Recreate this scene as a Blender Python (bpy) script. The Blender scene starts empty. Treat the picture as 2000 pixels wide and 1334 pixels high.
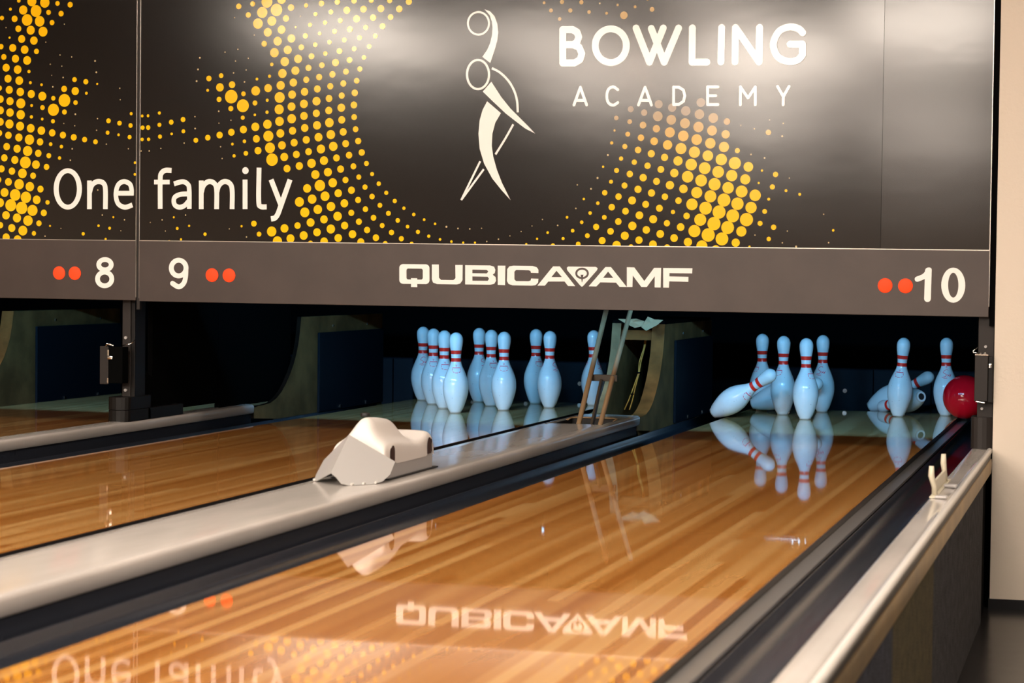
import bpy, bmesh, math, random
from mathutils import Vector, Matrix, Quaternion
from mathutils.geometry import tessellate_polygon
random.seed(7)
scn = bpy.context.scene
COL = scn.collection

# ------------------------------------------------------------------ camera, exposure, world
cd = bpy.data.cameras.new('camera'); cam = bpy.data.objects.new('camera', cd); COL.objects.link(cam)
YAW, PIT, ROL = .2119, -.0312, .0147
F = Vector((-math.sin(YAW)*math.cos(PIT), math.cos(YAW)*math.cos(PIT), math.sin(PIT)))
R0 = Vector((math.cos(YAW), math.sin(YAW), 0)); U0 = R0.cross(F)
R1 = R0*math.cos(ROL)+U0*math.sin(ROL); U1 = U0*math.cos(ROL)-R0*math.sin(ROL)
M = Matrix((R1, U1, -F)).transposed().to_4x4(); M.translation = (3.0398, -8.6853, .6666)
cam.matrix_world = M
cd.sensor_width = 36; cd.lens = 3771.02/2000*36
cd.shift_x = -363.88/2000; cd.shift_y = -10.92/2000
cd.clip_start = .05; cd.clip_end = 200
cd.dof.use_dof = True; cd.dof.focus_distance = 7.9; cd.dof.aperture_fstop = 5.6
scn.camera = cam
scn.view_settings.view_transform = 'Standard'; scn.view_settings.look = 'None'
scn.view_settings.exposure = -0.12; scn.view_settings.gamma = 1; scn.view_settings.use_curve_mapping = False
world = bpy.data.worlds.new('world'); scn.world = world; world.use_nodes = True
world.node_tree.nodes['Background'].inputs[0].default_value = (1, .85, .7, 1)
world.node_tree.nodes['Background'].inputs[1].default_value = .0
WARM = (1.0, .87, .745)
LAMP = 31.0
PINLIGHT = 4.3
PINCOL = (.17, .56, 1.0)

DOTS_L=[-12710,17265,80,0,-12132,17234,201,0,-11561,17172,206,0,-11004,17129,96,0,-10448,17071,114,0,-13081,16931,64,0,-12512,16889,183,0,-11947,16842,236,0,-11394,16781,103,0,-10845,16723,114,0,-13456,16585,92,0,-12893,16543,131,0,-12340,16492,231,0,-11785,16432,211,0,-11240,16372,105,0,-10699,16304,23,0,-13275,16199,25,0,-12726,16146,131,0,-12178,16082,179,0,-11636,16018,197,0,-13113,15795,48,0,-12576,15736,156,0,-12036,15666,165,0,-11510,15598,25,0,-13490,15443,108,0,-12970,15384,156,0,-12442,15310,168,0,-11920,15236,108,0,-13366,15027,117,0,-12849,14953,159,0,-12331,14880,174,0,-10883,15082,27,0,-10370,14999,27,0,-9349,14830,39,0,-13262,14596,159,0,-12750,14518,170,0,-12247,14436,69,0,-11309,14717,27,0,-10802,14637,27,0,-9291,14381,39,0,-11243,14275,21,0,-13177,14156,157,0,-12677,14076,171,0,-12184,13990,63,0,-11689,13904,58,0,-11192,13818,33,0,-10742,14186,33,0,-10242,14100,99,0,-9746,14012,107,0,-9252,13924,44,0,-13551,13783,105,0,-13120,13709,157,0,-12629,13623,166,0,-12142,13538,160,0,-11653,13450,176,0,-11169,13365,93,0,-10694,13733,126,0,-10209,13645,159,0,-9720,13557,60,0,-8270,13746,27,0,-13518,13340,152,0,-13084,13255,160,0,-12605,13167,199,0,-12125,13080,63,0,-11645,12995,99,0,-11161,12905,242,0,-10680,13277,255,0,-10192,13187,96,0,-8247,13290,22,0,-13516,12892,160,0,-13082,12802,166,0,-12607,12715,185,0,-12132,12625,69,0,-11655,12538,58,0,-11180,12449,85,0,-10678,12816,104,0,-10199,12726,38,0,-13515,12430,155,0,-13105,12343,180,0,-12632,12256,177,0,-12160,12170,171,0,-11690,12078,168,0,-11211,11987,143,0,-10740,11898,135,0,-10264,11810,129,0,-9789,11719,110,0,-9312,11629,101,0,-10703,12360,25,0,-10224,12268,25,0,-9232,12548,27,0,-8751,12460,98,0,-8274,12368,98,0,-9266,12086,30,0,-8788,11992,82,0,-8310,11907,55,0,-13553,11979,125,0,-13150,11892,144,0,-12686,11803,160,0,-12214,11715,204,0,-11746,11626,143,0,-11276,11535,77,0,-10804,11439,74,0,-10328,11351,33,0,-8839,11536,30,0,-13225,11438,147,0,-12760,11353,160,0,-12294,11262,204,0,-11823,11171,143,0,-11356,11078,105,0,-10884,10985,72,0,-10410,10895,33,0,-13328,10987,144,0,-12860,10905,158,0,-12393,10806,238,0,-11925,10719,171,0,-11455,10629,121,0,-13455,10546,141,0,-12987,10456,144,0,-12520,10366,191,0,-12048,10274,127,0,-13598,10105,139,0,-13142,10023,152,0,-12666,9931,208,0,-12190,9837,188,0,-11719,9742,135,0,-13313,9598,177,0,-12839,9504,233,0,-12363,9410,227,0,-11885,9313,171,0,-11405,9214,91,0,-13518,9187,180,0,-13034,9087,241,0,-12548,8983,249,0,-12067,8889,221,0,-11568,8791,133,0,-13245,8684,166,0,-12755,8579,180,0,-12267,8475,208,0,-11780,8374,116,0,-11291,8274,44,0,-13499,8284,128,0,-12984,8175,158,0,-12492,8075,197,0,-12001,7969,94,0,-11506,7863,30,0,-13235,7798,158,0,-12727,7712,172,0,-9202,9719,30,0,-9001,8725,30,0,-8519,8646,47,0,-9161,8301,52,0,-8679,8207,60,0,-9829,7973,69,0,-8851,7774,49,0,-8361,7675,55,0,-8192,8110,22,0,-10810,8179,22,0,-7771,12739,63,0,-7296,12648,57,0,-7795,12273,90,0,-7323,12185,87,0,-7834,11815,85,0,-7356,11725,71,0,-7885,11354,25,0,-7410,11265,27,0,-7481,10804,52,0,-7562,10345,55,0,-8036,8546,29,0]
DOTS_R=[-7043,12655,57,0,-6557,12762,65,0,-7034,12190,92,0,-6551,12298,84,0,-6046,12400,100,0,-5542,12502,100,0,-7014,11728,71,0,-6524,11833,84,0,-6025,11939,54,0,-5524,12041,79,0,-5024,12149,35,0,-5036,12614,27,0,-4991,11689,100,0,-4484,11791,113,0,-5488,11578,30,0,-6486,11369,24,0,-6984,11268,27,0,-4843,14917,38,0,-4919,14461,38,0,-4974,14003,38,0,-3777,15125,27,0,-4453,14104,111,0,-3936,14211,94,0,-4502,13643,59,0,-3985,13754,162,0,-3504,13390,264,0,-2990,13498,94,0,-4017,13285,102,0,-3010,13033,250,0,-3518,12925,105,0,-4028,12821,35,0,-2503,13138,99,0,-1991,13243,62,0,-1473,13348,209,0,-956,13455,160,0,-438,13559,152,0,-3012,12568,83,0,-2505,12676,54,0,-1996,12779,67,0,-1489,12885,190,0,-975,12990,163,0,-462,13094,163,0,-2481,12209,167,0,-1975,12310,177,0,-1471,12421,179,0,-965,12522,179,0,-455,12627,155,0,-2982,12105,148,0,-3488,12001,137,0,-3983,11893,132,0,-4016,12357,24,0,-3509,12469,24,0,-2433,11742,145,0,-1931,11851,209,0,-1432,11955,163,0,-924,12056,150,0,-419,12163,152,0,-2935,11648,73,0,-352,11706,147,0,-3214,16896,110,0,-2632,16986,102,0,-2034,17052,227,0,-1425,17144,181,0,-1634,16736,240,0,-2227,16649,214,0,-2811,16558,107,0,-1028,16818,131,0,-407,16891,85,0,229,16959,114,0,882,17007,111,0,-1234,16400,128,0,-1823,16309,184,0,-2403,16218,201,0,-3385,16461,24,0,-16,16553,85,0,622,16624,98,0,1274,16683,140,0,-633,16479,29,0,-832,16061,45,0,-235,16144,85,0,383,16221,88,0,1011,16295,101,0,-1415,15970,163,0,-1990,15875,168,0,-423,15718,107,0,165,15804,77,0,779,15882,101,0,1405,15951,122,0,-1004,15626,160,0,-1575,15528,171,0,-2136,15433,112,0,-2553,15775,24,0,-588,15280,115,0,-14,15373,93,0,573,15467,90,0,1180,15548,101,0,-3236,15230,27,0,-1152,15185,165,0,-1706,15083,179,0,-164,14932,117,0,406,15028,90,0,988,15120,117,0,-718,14834,163,0,-1272,14734,176,0,-1812,14632,70,0,-2798,14877,24,0,-3334,14774,27,0,267,14582,112,0,827,14679,143,0,1402,14774,117,0,-283,14483,123,0,-826,14381,163,0,-1366,14276,174,0,-1901,14173,62,0,-2429,14067,56,0,-2950,13960,35,0,-3412,14315,32,0,-2884,14421,24,0,160,14126,125,0,707,14225,125,0,1262,14327,117,0,-373,14026,123,0,-908,13920,155,0,-1434,13814,171,0,-1958,13712,158,0,-2477,13608,182,0,623,13769,122,0,1159,13872,122,0,90,13668,138,0,-3473,13856,134,0,1567,17039,111,0,2272,17047,100,0,3020,17027,105,0,3799,16970,124,0,1957,16713,132,0,2667,16724,137,0,3413,16700,129,0,1676,16347,143,0,2352,16385,127,0,3063,16394,113,0,2054,16014,106,0,2738,16053,119,0,1804,15620,101,0,2449,15684,100,0,1588,15202,101,0,2203,15283,98,0,1992,14864,93,0,1830,14426,106,0,1707,13974,111,0,1632,13510,130,0,59,13197,165,0,575,13298,136,0,1097,13407,122,0,1599,13044,133,0,55,12728,144,0,568,12835,144,0,1084,12940,157,0,88,12264,163,0,598,12366,176,0,1106,12472,144,0,1615,12577,114,0,155,11805,163,0,662,11906,176,0,1170,12009,144,0,1679,12112,114,0,259,11349,171,0,766,11453,176,0,1276,11557,138,0,1789,11658,125,0,389,10903,168,0,904,11006,136,0,1420,11113,130,0,1940,11217,127,0,555,10458,165,0,1078,10577,141,0,1603,10685,117,0,2136,10795,98,0,-1861,11393,207,0,-1360,11492,161,0,-855,11594,147,0,-2361,11285,145,0,-1771,10934,241,0,-1261,11040,161,0,-759,11139,142,0,-252,11247,136,0,-1142,10590,145,0,-631,10693,150,0,-125,10796,176,0,-2871,11180,94,0,-3366,11080,66,0,-3870,10975,28,0,-3441,11539,56,0,-3938,11435,26,0,37,10361,171,0,-299,9825,166,0,227,9937,216,0,757,10047,176,0,1282,10158,122,0,-615,9299,187,0,-89,9412,179,0,445,9527,184,0,988,9645,152,0,-388,8896,190,0,150,9012,176,0,694,9131,176,0,1245,9257,157,0,-143,8505,163,0,410,8630,155,0,971,8757,173,0,-685,8382,129,0,-1228,8267,164,0,-1764,8141,196,0,-426,7998,166,0,126,8130,155,0,696,8261,174,0,-974,7875,164,0,-1518,7767,191,0,1005,7917,155,0,424,7777,155,0,-139,7696,107,0,-2511,8441,116,0,-2290,8034,97,0,-3028,8334,49,0,-2818,7918,30,0,1265,8399,147,0,-3544,8227,24,0,1827,10272,101,0,2371,10390,80,0,1531,9765,141,0,2085,9887,104,0,2646,10020,88,0,1807,9389,120,0,2377,9525,109,0,2956,9672,82,0,1534,8892,120,0,2111,9037,109,0,2702,9190,96,0,3306,9358,85,0,1849,8554,122,0,2445,8710,114,0,3052,8885,98,0,3679,9085,66,0,2187,8237,125,0,2803,8413,98,0,3434,8617,90,0,4082,8848,69,0,1590,8069,155,0,3186,8151,106,0,3835,8383,71,0,4506,8653,53,0,1936,7772,144,0,2551,7943,130,0,3587,7917,101,0,4257,8185,82,0,4948,8498,50,0,2934,7729,93,0,4697,8023,63,0,5405,8391,40,0,4010,7728,79,0,5152,7904,53,0,-5911,8661,44,0,-5409,8752,27,0,-6408,8557,29,0,-6920,8449,22,0,-5254,8330,48,0,-5761,8226,60,0,-6268,8118,22,0,-4574,8008,68,0,-5597,7795,48,0,-6102,7720,44,0,5869,8329,33,0,6341,8318,30,0,6812,8345,25,0,5613,7826,51,0,6086,7793,46,0,6555,7798,43,0,7027,7844,28,0,7490,7937,30,0,7945,8068,23,0,8386,8238,20,0,9220,8699,25,0,9019,7968,45,0,8594,7762,45,0,8811,8451,20,0,11741,11131,41,7,12253,11001,82,0,12764,10866,101,0,13276,10734,119,0,13787,10600,127,0,11563,10695,46,0,12085,10557,95,0,12596,10425,122,0,13114,10291,139,0,13628,10154,130,0,11351,10273,41,0,11876,10134,76,0,12399,9994,114,0,12921,9855,136,0,13442,9722,136,0,10568,10013,25,0,11104,9865,38,0,11639,9720,104,0,12174,9579,123,0,12700,9438,150,0,13224,9297,130,0,13752,9156,130,0,10828,9484,49,0,11375,9328,68,0,11917,9182,123,0,12452,9036,128,0,12988,8887,147,0,13520,8744,152,0,10523,9125,30,0,11080,8957,68,0,11634,8800,90,0,12179,8646,125,0,12724,8490,158,0,13260,8345,141,0,13799,8198,147,0,10183,8791,52,0,10758,8609,68,0,11322,8439,118,0,11882,8278,126,0,12437,8117,155,0,12985,7959,139,0,13525,7807,147,0,9818,8481,30,0,10409,8288,69,0,10986,8105,93,0,11561,7927,134,0,12126,7764,158,0,9430,8207,50,0,10039,7988,60,0,10632,7789,90,0,9645,7728,77,0,12682,7707,95,0,12599,12842,116,100,13118,12712,121,94,13642,12574,185,87,14158,12442,184,79,14681,12310,187,72,15197,12174,194,65,15712,12040,186,57,13670,13023,154,100,14186,12893,159,100,14706,12770,179,98,15227,12644,181,91,15752,12504,183,83,15273,13080,166,100,12049,12515,88,83,12565,12377,90,75,13080,12247,128,68,13595,12113,139,61,14112,11976,190,54,14625,11842,200,46,15136,11707,199,39,15654,11571,196,31,11986,12048,46,57,12497,11911,93,50,13007,11777,123,42,13517,11646,146,35,14032,11510,177,28,14545,11374,207,20,15057,11241,210,13,11883,11584,62,32,12392,11450,98,25,12902,11322,123,17,13413,11183,136,10,16173,11434,191,24,13924,11047,135,2,14438,10918,173,0,14942,10784,216,0,15456,10650,221,0,15969,10514,218,0,16483,10379,210,0,16993,10243,188,0,15568,11109,199,6,16080,10970,213,0,16591,10839,226,0,17103,10703,180,0,14303,10466,157,0,14813,10330,216,0,15328,10194,221,0,15838,10058,229,0,16352,9926,215,0,16863,9794,220,0,17374,9657,212,0,14142,10016,157,0,14659,9880,160,0,15168,9747,208,0,15688,9610,224,0,16203,9475,242,0,16713,9341,231,0,17225,9205,212,0,14479,9443,122,0,14992,9308,216,0,15512,9171,238,0,16025,9032,245,0,16544,8896,240,0,17062,8760,245,0,13956,9584,122,0,14274,9019,81,0,14796,8877,122,0,15316,8740,227,0,15838,8602,248,0,16356,8460,240,0,16875,8323,191,0,14048,8600,119,0,14574,8460,144,0,15101,8319,227,0,15626,8178,249,0,16148,8038,240,0,16670,7903,154,0,14330,8051,144,0,14860,7908,157,0,15392,7768,208,0,15924,7657,149,0,14070,7690,122,0,17614,10568,46,0,17501,10109,43,0,17884,9518,56,0,17739,9066,89,0,17574,8625,94,0,18083,8487,99,0,17908,8053,81,0,17188,7763,43,0,17389,8193,24,0,18123,10427,99,0,18013,9969,96,0,17704,11031,35,1,17194,11159,32,8,16269,12372,123,76,16230,11901,156,49,16679,11302,94,16,17306,12104,29,61,17832,11968,102,53,18349,11829,37,46,18383,12302,29,72,17871,12430,20,79,16794,12232,20,68,18639,10296,24,0,18523,9834,53,0,19034,9702,53,0,19932,8979,24,0,20295,8392,49,0,20134,7943,28,0,18933,7783,41,0,18597,8352,25,0,18417,7917,25,0,9881,16872,83,70,10635,16847,82,70,9454,16555,76,70,10209,16544,83,70,10940,16478,69,70,11619,16421,55,70,12041,16723,48,70,12715,16644,55,70,13366,16539,89,70,12288,16336,144,70,11350,16795,34,70,9796,16233,69,70,9183,16849,55,70,13191,16924,55,70]
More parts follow.
